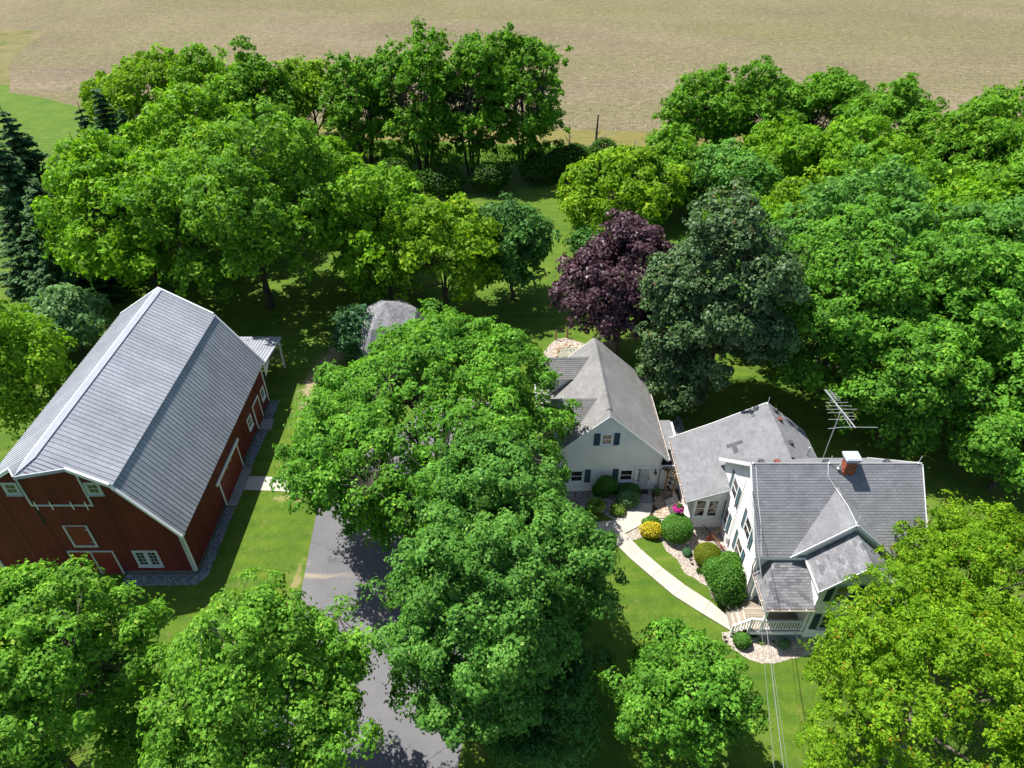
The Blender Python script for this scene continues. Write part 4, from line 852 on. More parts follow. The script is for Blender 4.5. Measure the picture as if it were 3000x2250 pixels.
fascia(hs, [(bl, 20.87, be), (bcx, 20.87, bz), (br, 20.87, be)], .03, .15); fascia(hs, [(bl - .02, 20.87, be + .03), (bl - .02, 22.95, be + .03)], .04, .13, name='eave_board')
ridge_cap(hs, (bcx, 20.9, bz), (bcx, 22.95, bz), 'shingle_mix', .1, .09)
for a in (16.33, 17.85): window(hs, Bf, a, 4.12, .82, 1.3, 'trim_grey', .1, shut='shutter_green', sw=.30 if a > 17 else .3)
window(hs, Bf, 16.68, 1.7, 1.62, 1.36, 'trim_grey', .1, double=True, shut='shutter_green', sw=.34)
# porch
pz = .75
mb = MB(); mb.box(12.52, 15.28, 21.15, 23.2, .55, pz - .035); part(mb, 'porch_floor', 'trim_grey', hs)
fl = bpy.data.objects['porch_floor']; y = 21.15; rn = random.Random(5)
while y < 23.15:
    mb = MB(); mb.box(12.5, 15.27, y, min(y + .135, 23.18), pz - .034, pz + rn.uniform(-.002, .004), rn.random()); part(mb, 'floor_board', 'deckwood', fl); y += .145
mb = MB()
for i in range(26):
    x = 12.9 + i * .1; mb.beam((x, 21.13, .02), (min(x + .5, 15.3), 21.13, .02 + min(.5, (15.3 - x))), .025, .012); mb.beam((x, 21.12, .52), (min(x + .5, 15.3), 21.12, .52 - min(.5, 15.3 - x)), .025, .012)
part(mb, 'lattice', 'trim_grey', hs, kind='stuff')
mb = MB(); mb.box(12.5, 15.28, 21.08, 21.15, .52, .72); part(mb, 'rim_board', 'white', hs)
pe, pt = 2.9, 4.42
slope(hs, (12.85, 21.03, pe), (15.3, 21.03, pe), (15.3, 23.25, pt), [(12.85, 21.03, pe), (15.3, 21.03, pe), (15.3, 23.25, pt), (13.65, 23.25, pt)], 'shingle_mix', seed=17, indiv=lambda p: True, maxi=90)
slope(hs, (12.85, 21.03, pe), (12.85, 23.25, pe), (13.65, 23.25, pt), [(12.85, 21.03, pe), (12.85, 23.25, pe), (13.65, 23.25, pt)], 'shingle_mix', seed=18)
ridge_cap(hs, (12.85, 21.03, pe), (13.65, 23.25, pt), 'shingle_mix', .12, .07)
gutter(hs, (12.74, 21.02, pe - .1), (15.3, 21.02, pe - .1), (0, -1, 0)); gutter(hs, (12.84, 20.95, pe - .1), (12.84, 23.25, pe - .1), (-1, 0, 0))
mb = MB(); mb.box(12.98, 15.3, 21.12, 21.24, 2.6, 2.8); mb.box(12.98, 13.1, 21.24, 23.2, 2.6, 2.8); part(mb, 'porch_beam', 'white', hs)
for x, y in ((13.08, 21.2), (13.08, 23.1), (15.2, 21.2)): mb = MB(); mb.box(x - .06, x + .06, y - .06, y + .06, pz, 2.62); part(mb, 'porch_post', 'white', hs)
mb = MB(); mb.box(13.15, 15.14, 21.15, 21.24, 1.52, 1.58); mb.box(13.15, 15.14, 21.16, 21.22, .83, .88); ra = part(mb, 'railing', 'white', hs)
for i in range(14): mb = MB(); x = 13.24 + i * .138; mb.box(x - .022, x + .022, 21.17, 21.21, .88, 1.52); part(mb, 'baluster', 'white', ra)
rn = random.Random(9)
for i in range(3):       # steps going down to the left
    x1_ = 12.5 - i * .26; z = pz - .15 * (i + 1)
    mb = MB(); mb.box(x1_ - .26, x1_, 21.35, 22.75, z - .12, z - .04); st_ = part(mb, 'step', 'trim_grey', hs)
    for j in range(2): mb = MB(); mb.box(x1_ - .26 + j * .132, x1_ - .26 + j * .132 + .124, 21.33, 22.78, z - .038, z, rn.random()); part(mb, 'tread_board', 'deckwood', st_)
    mb = MB(); mb.box(x1_ - .004, x1_ + .012, 21.36, 22.74, z, z + .11); part(mb, 'riser', 'white', st_)
yy = 21.3
mb = MB(); mb.beam((11.66, yy, 1.0), (12.5, yy, 1.62), .09, .05); mb.beam((12.5, yy, 1.62), (13.05, yy - .06, 1.62), .09, .05); mb.beam((11.66, yy, .42), (12.5, yy, .95), .05, .05); r2 = part(mb, 'stair_railing', 'white', hs)
mb = MB(); mb.box(11.60, 11.70, yy - .05, yy + .05, 0, 1.04); mb.box(12.46, 12.56, yy - .05, yy + .05, .3, 1.66); part(mb, 'newel', 'white', r2)
for i in range(5): x = 11.82 + i * .138; f = (x - 11.66) / .84; mb = MB(); mb.box(x - .02, x + .02, yy - .02, yy + .02, .42 + .53 * f, 1.0 + .62 * f); part(mb, 'baluster', 'white', r2)
for i in range(3): x = 12.65 + i * .14; mb = MB(); mb.box(x - .02, x + .02, 21.25, 21.29, pz + .05, 1.6); part(mb, 'baluster', 'white', ra)
mb = MB(); mb.beam((14.9, 21.12, .7), (15.2, 20.95, .02), .09, .06); part(mb, 'downspout', 'trim_grey', hs)
# rear wing (kitchen wing) behind and to the left
ex, ez, mx, mz, qx, qz, kx, kz = 10.3, 2.6, 13.0, 3.72, 16.15, 5.3, 18.9, 3.2
Vl = Wall((10.85, 0, 0), (0, 1, 0), (-1, 0, 0)); Vf = Wall((0, 28.8, 0), (1, 0, 0), (0, -1, 0)); Vb = Wall((0, 34.0, 0), (1, 0, 0), (0, 1, 0)); Vr = Wall((18.5, 0, 0), (0, 1, 0), (1, 0, 0))
zw = lambda x: ez + (x - ex) * (mz - ez) / (mx - ex) if x < mx else mz + (x - mx) * (qz - mz) / (qx - mx)
wall(hs, Vl, [(28.8, 0), (34.0, 0), (34.0, zw(10.85) - .1), (28.8, zw(10.85) - .1)]); wall(hs, Vf, [(10.85, 0), (12.79, 0), (12.79, zw(12.79) - .1), (10.85, zw(10.85) - .1)])
wall(hs, Vb, [(10.85, 0), (18.5, 0), (18.5, 3.35), (qx, qz - .12), (mx, mz - .1), (10.85, zw(10.85) - .1)]); wall(hs, Vr, [(30.4, 0), (34.0, 0), (34.0, 3.35), (30.4, 3.35)])
ya, yb_ = 28.5, 34.3
slope(hs, (ex, ya, ez), (ex, yb_ - .2, ez), (mx, ya, mz), [(ex, ya, ez), (ex, yb_ - .2, ez), (mx, yb_, mz), (mx, ya, mz)], seed=21)
slope(hs, (mx, 29.0, mz), (mx, yb_, mz), (qx, 29.0, qz), [(mx, 29.0, mz), (mx, yb_, mz), (qx, yb_ + .15, qz), (qx, 29.0, qz)], seed=22)
slope(hs, (kx, 30.0, kz), (kx, yb_ - .2, kz), (qx, 30.0, qz), [(kx, 30.0, kz), (kx, yb_ - .2, kz), (qx, yb_ + .15, qz), (qx, 29.6, qz)], seed=23)
ridge_cap(hs, (qx, 29.5, qz), (qx, yb_ + .15, qz), w_=.11, drop=.06)
fascia(hs, [(ex, ya - .02, ez), (12.78, ya - .02, zw(12.78))], .03, .13, 'trim_grey'); fascia(hs, [(ex, yb_ - .18, ez), (mx, yb_ + .02, mz), (qx, yb_ + .17, qz), (kx, yb_ - .18, kz)], .03, .13)
gutter(hs, (ex + .01, ya, ez - .1), (ex + .01, yb_ - .2, ez - .1), (-1, 0, 0))
fascia(hs, [(kx + .01, 30.7, kz), (kx + .01, yb_ - .2, kz)], .04, .12)
window(hs, Vf, 11.7, 1.76, 1.56, 1.62, 'white', .12, double=True, sill=True, pane='glass')
window(hs, Vl, 30.4, 1.6, 1.0, 1.2, 'white'); window(hs, Vl, 31.9, 1.6, .8, 1.2, 'white')
mb = MB(); mb.prism([(12.79, 28.8, 0), (12.79, 28.8, .0)] + [(12.6, 28.3, 0)], (0, 0, .5)) if False else None
# darker replacement shingles on the wing
rn = random.Random(2); e_ = V((0, 1, 0)); s_ = V((qx - mx, 0, qz - mz)).normalized(); n_ = V((-s_.z, 0, s_.x))
M['patch'] = plain('darker_patch_shingle', (.075, .075, .082), .9, .1, 2, 45)
for (dy, db) in [(0, i) for i in range(7)] + [(-.3, 2), (-.3, 3), (-.6, 3), (-.6, 2)]:
    o = V((13.0, 31.75 + dy, mz)) + s_ * (.3 + db * .145) + n_ * .012; mb = MB(); mb.obox(o, e_ * .29, s_ * .14, n_ * .012); part(mb, 'patch_shingle', M['patch'], hs)
# roof vents, pipe, lightning rods
def box_vent(x, y, z, mat, col=None):
    mb = MB(); mb.hexa([(x - .17, y - .17, z - .12), (x + .17, y - .17, z - .12), (x + .17, y + .17, z - .12), (x - .17, y + .17, z - .12), (x - .15, y - .15, z + .13), (x + .15, y - .15, z + .13), (x + .12, y + .12, z + .15), (x - .12, y + .12, z + .15)]); part(mb, 'roof_vent', mat, hs)
M['vent_dark'] = plain('dark_vent', (.055, .055, .062), .6, .1); M['vent_red'] = plain('red_brown_vent', (.16, .055, .04), .7, .1)
sr = (qz - kz) / (kx - qx)
for x, y, mt in ((16.62, 34.0, 'vent_dark'), (16.66, 33.2, 'vent_red'), (16.7, 31.1, 'vent_dark')): box_vent(x, y, qz - (x - qx) * sr + .03, mt)
for x, mt in ((13.3, 'vent_dark'), (14.15, 'vent_red'), (16.75, 'vent_dark'), (20.0, 'vent_dark')): box_vent(x, 27.0, zr - .6 * bs_ + .03, mt)
mb = MB(); mb.tube([(17.95, 31.1, 3.8), (17.95, 31.1, 4.55)], .06, 8); part(mb, 'vent_pipe', 'galv', hs)
for x, y, z in ((12.6, yr, zr), (21.2, yr, zr), (qx, 34.3, qz), (16.95, 23.05, cz), (16.55, yr, zr)):
    mb = MB(); mb.tube([(x, y, z), (x + .02, y, z + .55)], .014, 5); mb.lathe((x, y, z + .0), [(.05, 0), (.07, .05), (.04, .1), (.005, .12)], 8); part(mb, 'lightning_rod', 'white', hs)
for pts in ([(12.72, yr, zr + .06), (12.75, 25.2, 6.74), (12.85, 24.1, 5.64), (12.8, 23.02, 4.56)], [(16.5, yr, zr + .05), (16.45, 25.9, 7.42), (16.75, 25.5, 7.06), (16.95, 24.2, 7.06), (16.95, 23.0, 7.06)], [(12.6, yr - .02, zr + .07), (21.2, yr - .02, zr + .07)]):
    mb = MB(); mb.tube(pts, .012, 4); part(mb, 'lightning_cable', 'white', hs)
# chimney of individual bricks
mb = MB(); mb.box(17.21, 17.74, 25.96, 26.44, 7.2, 8.40); chm = part(mb, 'chimney', 'mortar', hs)
bm = [MB() for _ in range(4)]; 
for k, b in enumerate(bm): b.box(0, .195, -.008, .06, 0, .062, (k + .5) / 4)
bmx = [b.mesh('brick', M['brick']) for b in bm]; rn = random.Random(1)
for r_ in range(14):
    z = 7.38 + r_ * .0735; off = .1 * (r_ % 2)
    for fx_, fy_, dirv, L_ in ((17.20, 25.96, 0, .55), (17.21, 26.45, -90, .50), (17.75, 25.95, 90, .50), (17.75, 26.44, 180, .55)):
        a = -off if off else 0
        while a < L_ - .05:
            if a >= -.001 or True:
                a0 = max(a, 0); ln = min(a + .195, L_) - a0
                if ln > .05:
                    ob = bpy.data.objects.new('brick', bmx[rn.randrange(4)]); C.objects.link(ob); ob.parent = chm
                    d = V((math.cos(R(dirv)), math.sin(R(dirv)), 0)); ob.location = V((fx_, fy_, z)) + d * a0; ob.rotation_euler = (0, 0, R(dirv)); ob.scale = (ln / .195, 1, 1)
            a += .207
mb = MB(); mb.box(17.12, 17.83, 25.87, 26.53, 8.41, 8.47); mb.box(17.25, 17.7, 26.0, 26.4, 8.47, 8.53); part(mb, 'chimney_collar', 'metal_trim', chm)
mb = MB(); mb.hexa([(17.08, 25.85, 8.60), (17.90, 25.85, 8.60), (17.90, 26.55, 8.60), (17.08, 26.55, 8.60), (17.16, 25.93, 8.68), (17.82, 25.93, 8.68), (17.82, 26.47, 8.68), (17.16, 26.47, 8.68)]); mb.box(17.08, 17.90, 25.85, 26.55, 8.53, 8.598); part(mb, 'chimney_cap', 'metal_trim', chm)
mb = MB(); mb.lathe((17.0, 26.15, 7.7), [(.09, 0), (.09, .1), (.06, .12), (.03, .35)], 10); part(mb, 'flue_pipe', 'galv', hs)

# ================================================================ ANTENNA
an = wempty('television_antenna', (19.3, 31.6, 0), 'tall silver television antenna on a mast behind the farmhouse roof', 'antenna')
mb = MB(); mb.tube([(19.3, 31.6, 0), (19.3, 31.6, 7.05)], .028, 6); part(mb, 'mast', 'galv', an)
A, B = V((19.08, 33.62, 7.0)), V((19.62, 30.16, 7.0))
mb = MB(); mb.beam(A, B, .045, .045); mb.beam(A + V((.5, -1.6, -.35)) * .6, B + V((-.05, .3, -.25)), .02, .02); bo = part(mb, 'boom', 'galv', an)
for f, h0, h1 in [(i * .028 + .01, .10, .10) for i in range(9)] + [(.10, -.15, .45), (.15, -.1, .48), (.2, -.05, .5), (.26, .05, .45), (.30, .25, .4), (.36, .55, .75), (.45, .75, .8), (.54, .85, .95), (.63, .95, .55), (.72, .3, .45), (.8, 1.2, .35)]:
    p = A.lerp(B, f) + V((0, 0, .03)); mb = MB(); mb.tube([p - V((h0, 0, 0)), p + V((h1, 0, 0))], .013, 5); part(mb, 'element', 'galv', bo)
mb = MB(); p = B + V((0, .05, -.0)); mb.tube([p + V((-1.5, 0, -.12)), p + V((-.7, 0, .0)), p, p + V((1.3, 0, -.02))], .015, 5); part(mb, 'element', 'galv', bo)
mb = MB(); p = A + V((.05, -.1, .03)); mb.tube([p + V((.22, .1, .0)), p + V((.3, -.8, .02))], .012, 5); part(mb, 'element', 'galv', bo)
# service wires from gable to the pole behind the camera
for a, b, r_, lab in (((12.55, 25.75, 6.9), (8.0, 2.5, 8.6), .014, 'thick grey service cable running from the farmhouse gable over the lawn'), ((12.6, 25.9, 6.6), (7.6, 2.5, 8.2), .008, 'thin black line just left of the thick service cable'), ((12.6, 25.6, 6.5), (8.35, 2.5, 8.3), .007, 'thin black line just right of the thick service cable')):
    a, b = V(a), V(b); pts = [a.lerp(b, i / 16) - V((0, 0, 4 * .5 * (i / 16) * (1 - i / 16))) for i in range(17)]; mb = MB(); mb.tube(pts, r_, 5)
    mb.build('service_wire', M['wire'], None, label=lab, cat='cable', group='wires to the farmhouse gable')

# ================================================================ SHED with faceted bell roof behind the centre tree
sh = wempty('garden_shed', (-9.8, 47.2, 0), 'eight sided grey roofed shed half hidden behind the centre maple', 'shed')
def ring(r, z, n=8, a0=22.5): return [(-9.8 + r * math.cos(R(a0 + 360 / n * i)), 47.2 + r * math.sin(R(a0 + 360 / n * i)), z) for i in range(n)]
r0_, r1_, r2_, r3_ = ring(2.9, 0), ring(3.3, 2.15), ring(2.35, 3.7), ring(.06, 4.75)
for i in range(8):
    j = (i + 1) % 8; mb = MB(); mb.prism([r0_[i], r0_[j], (r0_[j][0], r0_[j][1], 2.3), (r0_[i][0], r0_[i][1], 2.3)], (V((-9.8, 47.2, 0)) - V(r0_[i])) * .03); part(mb, 'wall', 'trim_grey', sh)
    for lo, hi in ((r1_, r2_), (r2_, r3_)):
        slope(sh, lo[i], lo[j], [(hi[i][k] + hi[j][k]) / 2 for k in range(3)], [lo[i], lo[j], hi[j], hi[i]], 'shingle_mix', thick=.05, seed=i, expo=.16)
# ================================================================ SMALL THINGS
def lbl(o, **k): return tag(o, **k)
M['iron'] = plain('dark_grey_iron', (.045, .05, .055), .5, .1)
bn = empty('metal_bench', (10.02, 30.15, 0.05), 'grey slatted metal garden bench beside the white wing wall', 'bench', None, R(-82))
mb = MB(); mb.beam((-.72, .24, .42), (.72, .24, .42), .03); mb.beam((-.72, -.24, .42), (.72, -.24, .42), .03); part(mb, 'seat_frame', 'iron', bn)
for i in range(7): mb = MB(); mb.box(-.72, .72, -.22 + i * .068, -.185 + i * .068, .42, .44); part(mb, 'seat_slat', 'iron', bn)
for i in range(7): mb = MB(); z = .52 + i * .06; mb.box(-.72, .72, .26 + i * .012, .275 + i * .012, z, z + .035); part(mb, 'back_slat', 'iron', bn)
for x in (-.74, .74):
    mb = MB(); mb.tube([(x, -.28, 0), (x, -.26, .62), (x, .2, .64), (x, .27, .45)], .018, 6); part(mb, 'arm', 'iron', bn)
    mb = MB(); mb.tube([(x, .32, 0), (x, .26, .42), (x, .35, .96)], .018, 6); part(mb, 'leg', 'iron', bn)
# arbor with hanging pots
ar = wempty('garden_arbor', (10.1, 31.3, 0), 'small cedar trellis arbor with dark top slats beside the breezeway', 'arbor')
pA, pB = V((9.88, 31.68, .04)), V((10.32, 31.3, .04))
for p in (pA, pB): mb = MB(); mb.box(p.x - .05, p.x + .05, p.y - .05, p.y + .05, .03, 2.0); part(mb, 'post', 'cedar', ar)
d = (pB - pA).normalized(); nn = V((-d.y, d.x, 0))
for o_ in (-.09, .09): mb = MB(); mb.beam(pA - d * .35 + nn * o_ + V((0, 0, 2.0)), pB + d * .5 + nn * o_ + V((0, 0, 2.0)), .035, .12); part(mb, 'beam', 'darkwood', ar)
for i in range(8): mb = MB(); p = pA + d * (-.3 + i * .17) + V((0, 0, 2.09)); mb.beam(p - nn * .3, p + nn * .3, .035, .06); part(mb, 'slat', 'darkwood' if i < 5 else 'cedar', ar)
for z in (.55, 1.0, 1.45): mb = MB(); mb.beam(pA + V((0, 0, z)), pB + V((0, 0, z)), .04, .05); part(mb, 'rung', 'darkwood', ar)
for i, z in enumerate((.75, 1.2, 1.62)):
    p = (pA + pB) / 2 + nn * -.1 + d * (-.05 + .06 * i); o = wempty('hanging_pot', (p.x, p.y, z), ('lowest', 'middle', 'topmost')[i] + ' black pot hung on the cedar arbor', 'pot', 'pots on the arbor')
    mb = MB(); mb.lathe((p.x, p.y, z - .14), [(.06, 0), (.09, .16), (.1, .17)], 10); part(mb, 'pot', 'black', o); mb = MB(); mb.tube([(p.x, p.y, z), (p.x, p.y, z + .2)], .006, 4); part(mb, 'hook', 'black', o)
# clay pot with plant, mat, basket
pt_ = empty('potted_plant', (9.3, 31.42, .04), 'dark clay pot with a small leafy plant right of the door', 'potted plant')
mb = MB(); mb.lathe((0, 0, 0), [(.13, 0), (.19, .3), (.21, .3), (.21, .36), (.18, .36), (.17, .3)], 14); part(mb, 'pot', 'terracotta', pt_)
rs = np.random.RandomState(3); n = 260; pos = rs.normal(size=(n, 3)) * [.13, .13, .1] + [0, 0, .5]; link('plant', npmesh('plant', leaves(pos, rs.normal(size=(n, 3)) + [0, 0, 1], .08, rs), 4, rs.rand(n), L['varieg']), pt_)
mt = MB(); mt.box(8.05, 8.8, 31.4, 31.78, .162, .18); mt.build('door_mat', M['black'], None, label='black doormat on the stoop in front of the storm door', cat='doormat')
hb = empty('hanging_basket', (10.02, 28.75, 1.75), 'basket of magenta petunias hung at the corner of the wing', 'hanging basket')
mb = MB(); mb.lathe((0, 0, -.15), [(.08, 0), (.19, .12), (.21, .2)], 12); part(mb, 'pot', 'black', hb)
mb = MB(); mb.tube([(.1, 0, .05), (.25, .05, .7)], .008, 4); mb.tube([(-.1, 0, .05), (.25, .05, .7)], .008, 4); part(mb, 'chain', 'black', hb)
n = 900; d_ = unit(rs.normal(size=(n, 3))); d_[:, 2] = np.abs(d_[:, 2]) * .8 - .15; pos = d_ * [.33, .33, .24] * rs.uniform(.8, 1.08, (n, 1)) + [0, 0, .02]; link('flower', npmesh('flower', leaves(pos, d_ + rs.normal(size=(n, 3)) * .3, .075, rs, aspect=.9), 4, rs.rand(n), M['magenta']), hb)
n = 120; pos = rs.normal(size=(n, 3)) * [.09, .09, .05] + [0, 0, .25]; link('foliage', npmesh('foliage', leaves(pos, rs.normal(size=(n, 3)) + [0, 0, 1], .08, rs), 4, rs.rand(n), L['shrub']), hb)
# antique plough
pl = wempty('walking_plough', (12.1, 27.8, 0), 'rusty antique plough with wooden handles on the gravel by the wing', 'plough')
mb = MB(); mb.tube([(12.6, 26.9, .18), (12.35, 27.4, .35), (11.95, 27.9, .5), (11.65, 28.5, .55)], [.035, .04, .04, .03], 6); part(mb, 'beam', 'rust', pl)
for q, en in (((12.0, 27.95, .2), (12.75, 28.35, .95)), ((11.85, 27.9, .2), (12.62, 27.95, .95))): mb = MB(); mb.tube([q, ((q[0] + en[0]) / 2, (q[1] + en[1]) / 2, .45), en], .028, 6); part(mb, 'handle', 'cedar', pl)
mb = MB(); mb.tube([(12.5, 28.2, .72), (12.4, 28.0, .75)], .018, 5); part(mb, 'brace', 'cedar', pl)
mb = MB(); mb.prism([(11.7, 27.7, .02), (12.1, 27.75, .02), (12.05, 27.85, .42), (11.75, 27.8, .35)], (.03, -.04, .01)); part(mb, 'share', 'rust', pl)
mb = MB(); N_ = 14
for i in range(N_): a0, a1 = 6.283 * i / N_, 6.283 * (i + 1) / N_; mb.beam((12.55 + .2 * math.cos(a0), 27.0, .2 + .2 * math.sin(a0)), (12.55 + .2 * math.cos(a1), 27.0, .2 + .2 * math.sin(a1)), .03, .03)
for i in range(4): a0 = 6.283 * i / 8; mb.beam((12.55 - .2 * math.cos(a0), 27.0, .2 - .2 * math.sin(a0)), (12.55 + .2 * math.cos(a0), 27.0, .2 + .2 * math.sin(a0)), .015, .015)
part(mb, 'wheel', 'rust', pl)
mb = MB(); mb.tube([(12.0, 27.2, .05), (12.35, 26.95, .3), (12.6, 26.6, .08)], .015, 5); mb.tube([(12.1, 27.5, .3), (12.6, 27.3, .12)], .015, 5); part(mb, 'chain', 'rust', pl)
rk = MB(); rk.lathe((12.45, 26.6, 0), [(.24, 0), (.25, .16), (.22, .18), (.2, .06)], 12); rk.build('water_bowl', plain('pale_blue_bowl', (.25, .36, .48), .4, .1), None, label='pale blue bowl behind the golden clipped shrub', cat='bowl')
# path lights
for i, (x, y, z, lab) in enumerate(((10.45, 26.07, 0, 'small black path light standing alone on the pale gravel'), (13.75, 20.75, 0, 'black path light in the gravel bed in front of the porch'), (11.25, 21.05, 0, 'black path light at the foot of the porch steps'), (5.9, 30.55, 0, 'path light beside the ornamental grass in the shaded bed'))):
    o = empty('path_light', (x, y, z), lab, 'garden light', 'garden path lights'); mb = MB(); mb.tube([(0, 0, 0), (0, 0, .26)], .012, 5); part(mb, 'stake', 'black', o); mb = MB(); mb.lathe((0, 0, .24), [(.04, 0), (.045, .06), (.1, .07), (.02, .13)], 10); part(mb, 'lamp_head', 'black', o)
# pond
pd = bpy.data.objects.new('pond', None); C.objects.link(pd); pd['kind'] = 'structure'
m = newmat('pond_water'); t = NT(m); t.out(t.ramp(t.noise(2.2, 4), [(.35, (.12, .15, .09)), (.6, (.24, .27, .17)), (.75, (.38, .38, .27))]), .12, 0, .6, bump=t.noise(9, 2), bstr=.2, bdist=.02); M['pond'] = m
pnd = [(3.55, 46.3), (3.75, 47.2), (4.35, 47.9), (5.0, 48.1), (5.6, 47.6), (5.7, 46.8), (5.2, 45.9), (4.4, 45.5), (3.8, 45.7)]
mb = MB(); mb.poly([(x, y, .022) for x, y in pnd]); mb.build('pond_water', M['pond'], pd)
rs = np.random.RandomState(6); M['rock'] = tinted('pond_rock', (.26, .16, .10), (.60, .50, .40), .8, 3, 20)
P_ = np.array(pnd + [pnd[0]])
for i in range(64):
    f = i / 64 * (len(P_) - 1); k = int(f); p = P_[k] + (P_[k + 1] - P_[k]) * (f - k); ctr = np.array([4.6, 46.8]); p = p + (p - ctr) * rs.uniform(-.02, .28); s = rs.uniform(.09, .2)
    mb = MB(); n_ = 6; z0 = rs.uniform(.6, .9)
    mb.lathe((0, 0, 0), [(s * .8, 0), (s, s * .3), (s * .7, s * z0), (s * .2, s * (z0 + .12))], n_, rs.rand())
    mb.v = [(x * (1 + .25 * rs.normal()), y * (1 + .25 * rs.normal()), z) for x, y, z in mb.v]; o = mb.build('rock', M['rock'], pd); o.location = (p[0], p[1], .01)
# rope fence posts by the pond
for i, (x, y, lab) in enumerate(((3.68, 49.05, 'left wooden rope post at the pond edge'), (4.65, 49.36, 'right wooden rope post at the pond, under the purple maple'))):
    o = empty('rope_post', (x, y, 0), lab, 'post', 'posts at the pond'); mb = MB(); mb.tube([(0, 0, 0), (0, 0, .95)], .085, 8); part(mb, 'post', 'cedar', o); mb = MB(); mb.lathe((0, 0, .95), [(.085, 0), (.06, .03), (.01, .05)], 8); part(mb, 'cap', 'darkwood', o)
mb = MB(); mb.tube([(3.68 + .97 * i / 8, 49.05 + .31 * i / 8, .85 - .25 * (1 - (i / 4 - 1) ** 2)) for i in range(9)], .02, 5); mb.build('rope', M['darkwood'], None, label='sagging rope between the two posts at the pond', cat='rope')

# ================================================================ SHRUBS
SH = [
 ('boxwood_shrub', 9.95, 28.1, .93, .93, .85, 'shrub', 'large clipped green ball shrub in front of the wing corner', .085, 0.05, 0.01),
 ('golden_shrub', 11.45, 26.2, .78, .78, .68, 'shrub_gold', 'clipped golden dome shrub on the pale gravel by the gable wall', .06, 0.05, 0.02),
 ('green_shrub', 11.75, 25.15, .78, .8, .72, 'shrub', 'rounded mid green shrub between the golden dome and the big dark shrub', .08, 0.12, 0.05),
 ('dark_shrub', 12.0, 23.85, 1.0, 1.15, 1.35, 'shrub_dark', 'tall glossy dark shrub at the walkway end beside the porch', .10, 0.2, 0.1),
 ('dark_shrub', 12.25, 25.0, .62, .75, 1.15, 'shrub_dark', 'upright dark green shrub tight against the sunlit gable wall', .09, 0.16, 0.08),
 ('climbing_shrub', 5.85, 31.35, .72, .42, .95, 'shrub_dark', 'loose climbing shrub against the garage wall between the windows', .09, 0.25, 0.16),
 ('dark_round_shrub', 7.45, 31.25, .74, .45, .62, 'maple_deep', 'dark rounded shrub under the window beside the storm door', .08, 0.12, 0.05),
 ('light_shrub', 7.35, 30.75, .72, .6, .55, 'varieg', 'pale leaved rounded shrub left of the stoop', .10, 0.12, 0.06),
 ('small_hosta', 6.62, 29.98, .45, .45, .28, 'lime', 'low lime green hosta at the bend of the walkway', .12, 0.14, 0.12),
 ('juniper', 10.39, 26.74, .28, .28, .2, 'blue_shrub', 'tiny round evergreen in the middle of the pale gravel', .05, .04, 0),
 ('small_shrub', 12.1, 20.85, .46, .42, .42, 'shrub', 'small round green shrub by the foot of the porch steps', .08, .08, 0),
 ('foundation_shrub', 14.35, 20.75, .3, .25, .2, 'varieg', 'low pale green plant in the shaded gravel before the porch', .09, .1, .08),
 ('yew_shrub', 11.0, 39.0, .9, .8, .6, 'shrub_dark', 'dim low shrub in the shaded rock bed behind the garage', .12, .05, .05),
 ('gap_shrub', 10.3, 36.7, .4, .5, .5, 'lime', 'bright little shrub behind the link between garage and house', .1, .05, .08),
]
for i, (nm, x, y, rx, ry, rz, mt_, lab, lf, lump, rag) in enumerate(SH): shrub(nm, x, y, rx, ry, rz, mt_, lab, seed=i + 3, leaf=lf, lump=lump, ragged=rag)
shrub('golden_spirea', 8.55, 28.25, .72, .5, .42, 'flower_y', 'bright yellow leaved spirea beside the big ball shrub', seed=30, leaf=.1, lump=.12, ragged=.08)
shrub('peony_shrub', 8.6, 28.85, .55, .35, .38, 'shrub_dark', 'dark leafy plant behind the yellow spirea', seed=31, leaf=.11, lump=.12, ragged=.1)
# ornamental grass and small strap plants
def tuft(x, y, r, h, n, mat, name, lab, seed):
    rs = np.random.RandomState(seed); root = empty(name, (x, y, 0), lab, 'plant'); a = rs.uniform(0, 6.283, n); ln = rs.uniform(.6, 1, n) * r; hh = rs.uniform(.7, 1, n) * h; wv = .018
    sx, sy = -np.sin(a) * wv, np.cos(a) * wv; z0 = np.zeros(n); quads = []
    seg = [(0, 0), (.35, .75), (.75, 1.), (1., .7)]
    for (r0, h0), (r1, h1) in zip(seg[:-1], seg[1:]):
        p = lambda rr, h_, s: np.stack([np.cos(a) * ln * rr + sx * s, np.sin(a) * ln * rr + sy * s, hh * h_], 1); quads.append(np.stack([p(r0, h0, -1), p(r0, h0, 1), p(r1, h1, 1), p(r1, h1, -1)], 1))
    co = np.concatenate(quads).reshape(-1, 3); link('blades', npmesh('blades', co, 4, np.tile(rs.rand(n), 3), L[mat]), root)
tuft(5.3, 30.2, .65, .75, 420, 'lime', 'ornamental_grass', 'fountain of ornamental grass in the shaded bed', 1); tuft(10.87, 25.45, .25, .25, 60, 'weed', 'young_iris', 'sparse brownish strap leaved plant in the pale gravel', 2); tuft(13.2, 20.9, .2, .2, 50, 'lime', 'seedling_daylily', 'tiny lime seedling in the porch gravel bed', 3)

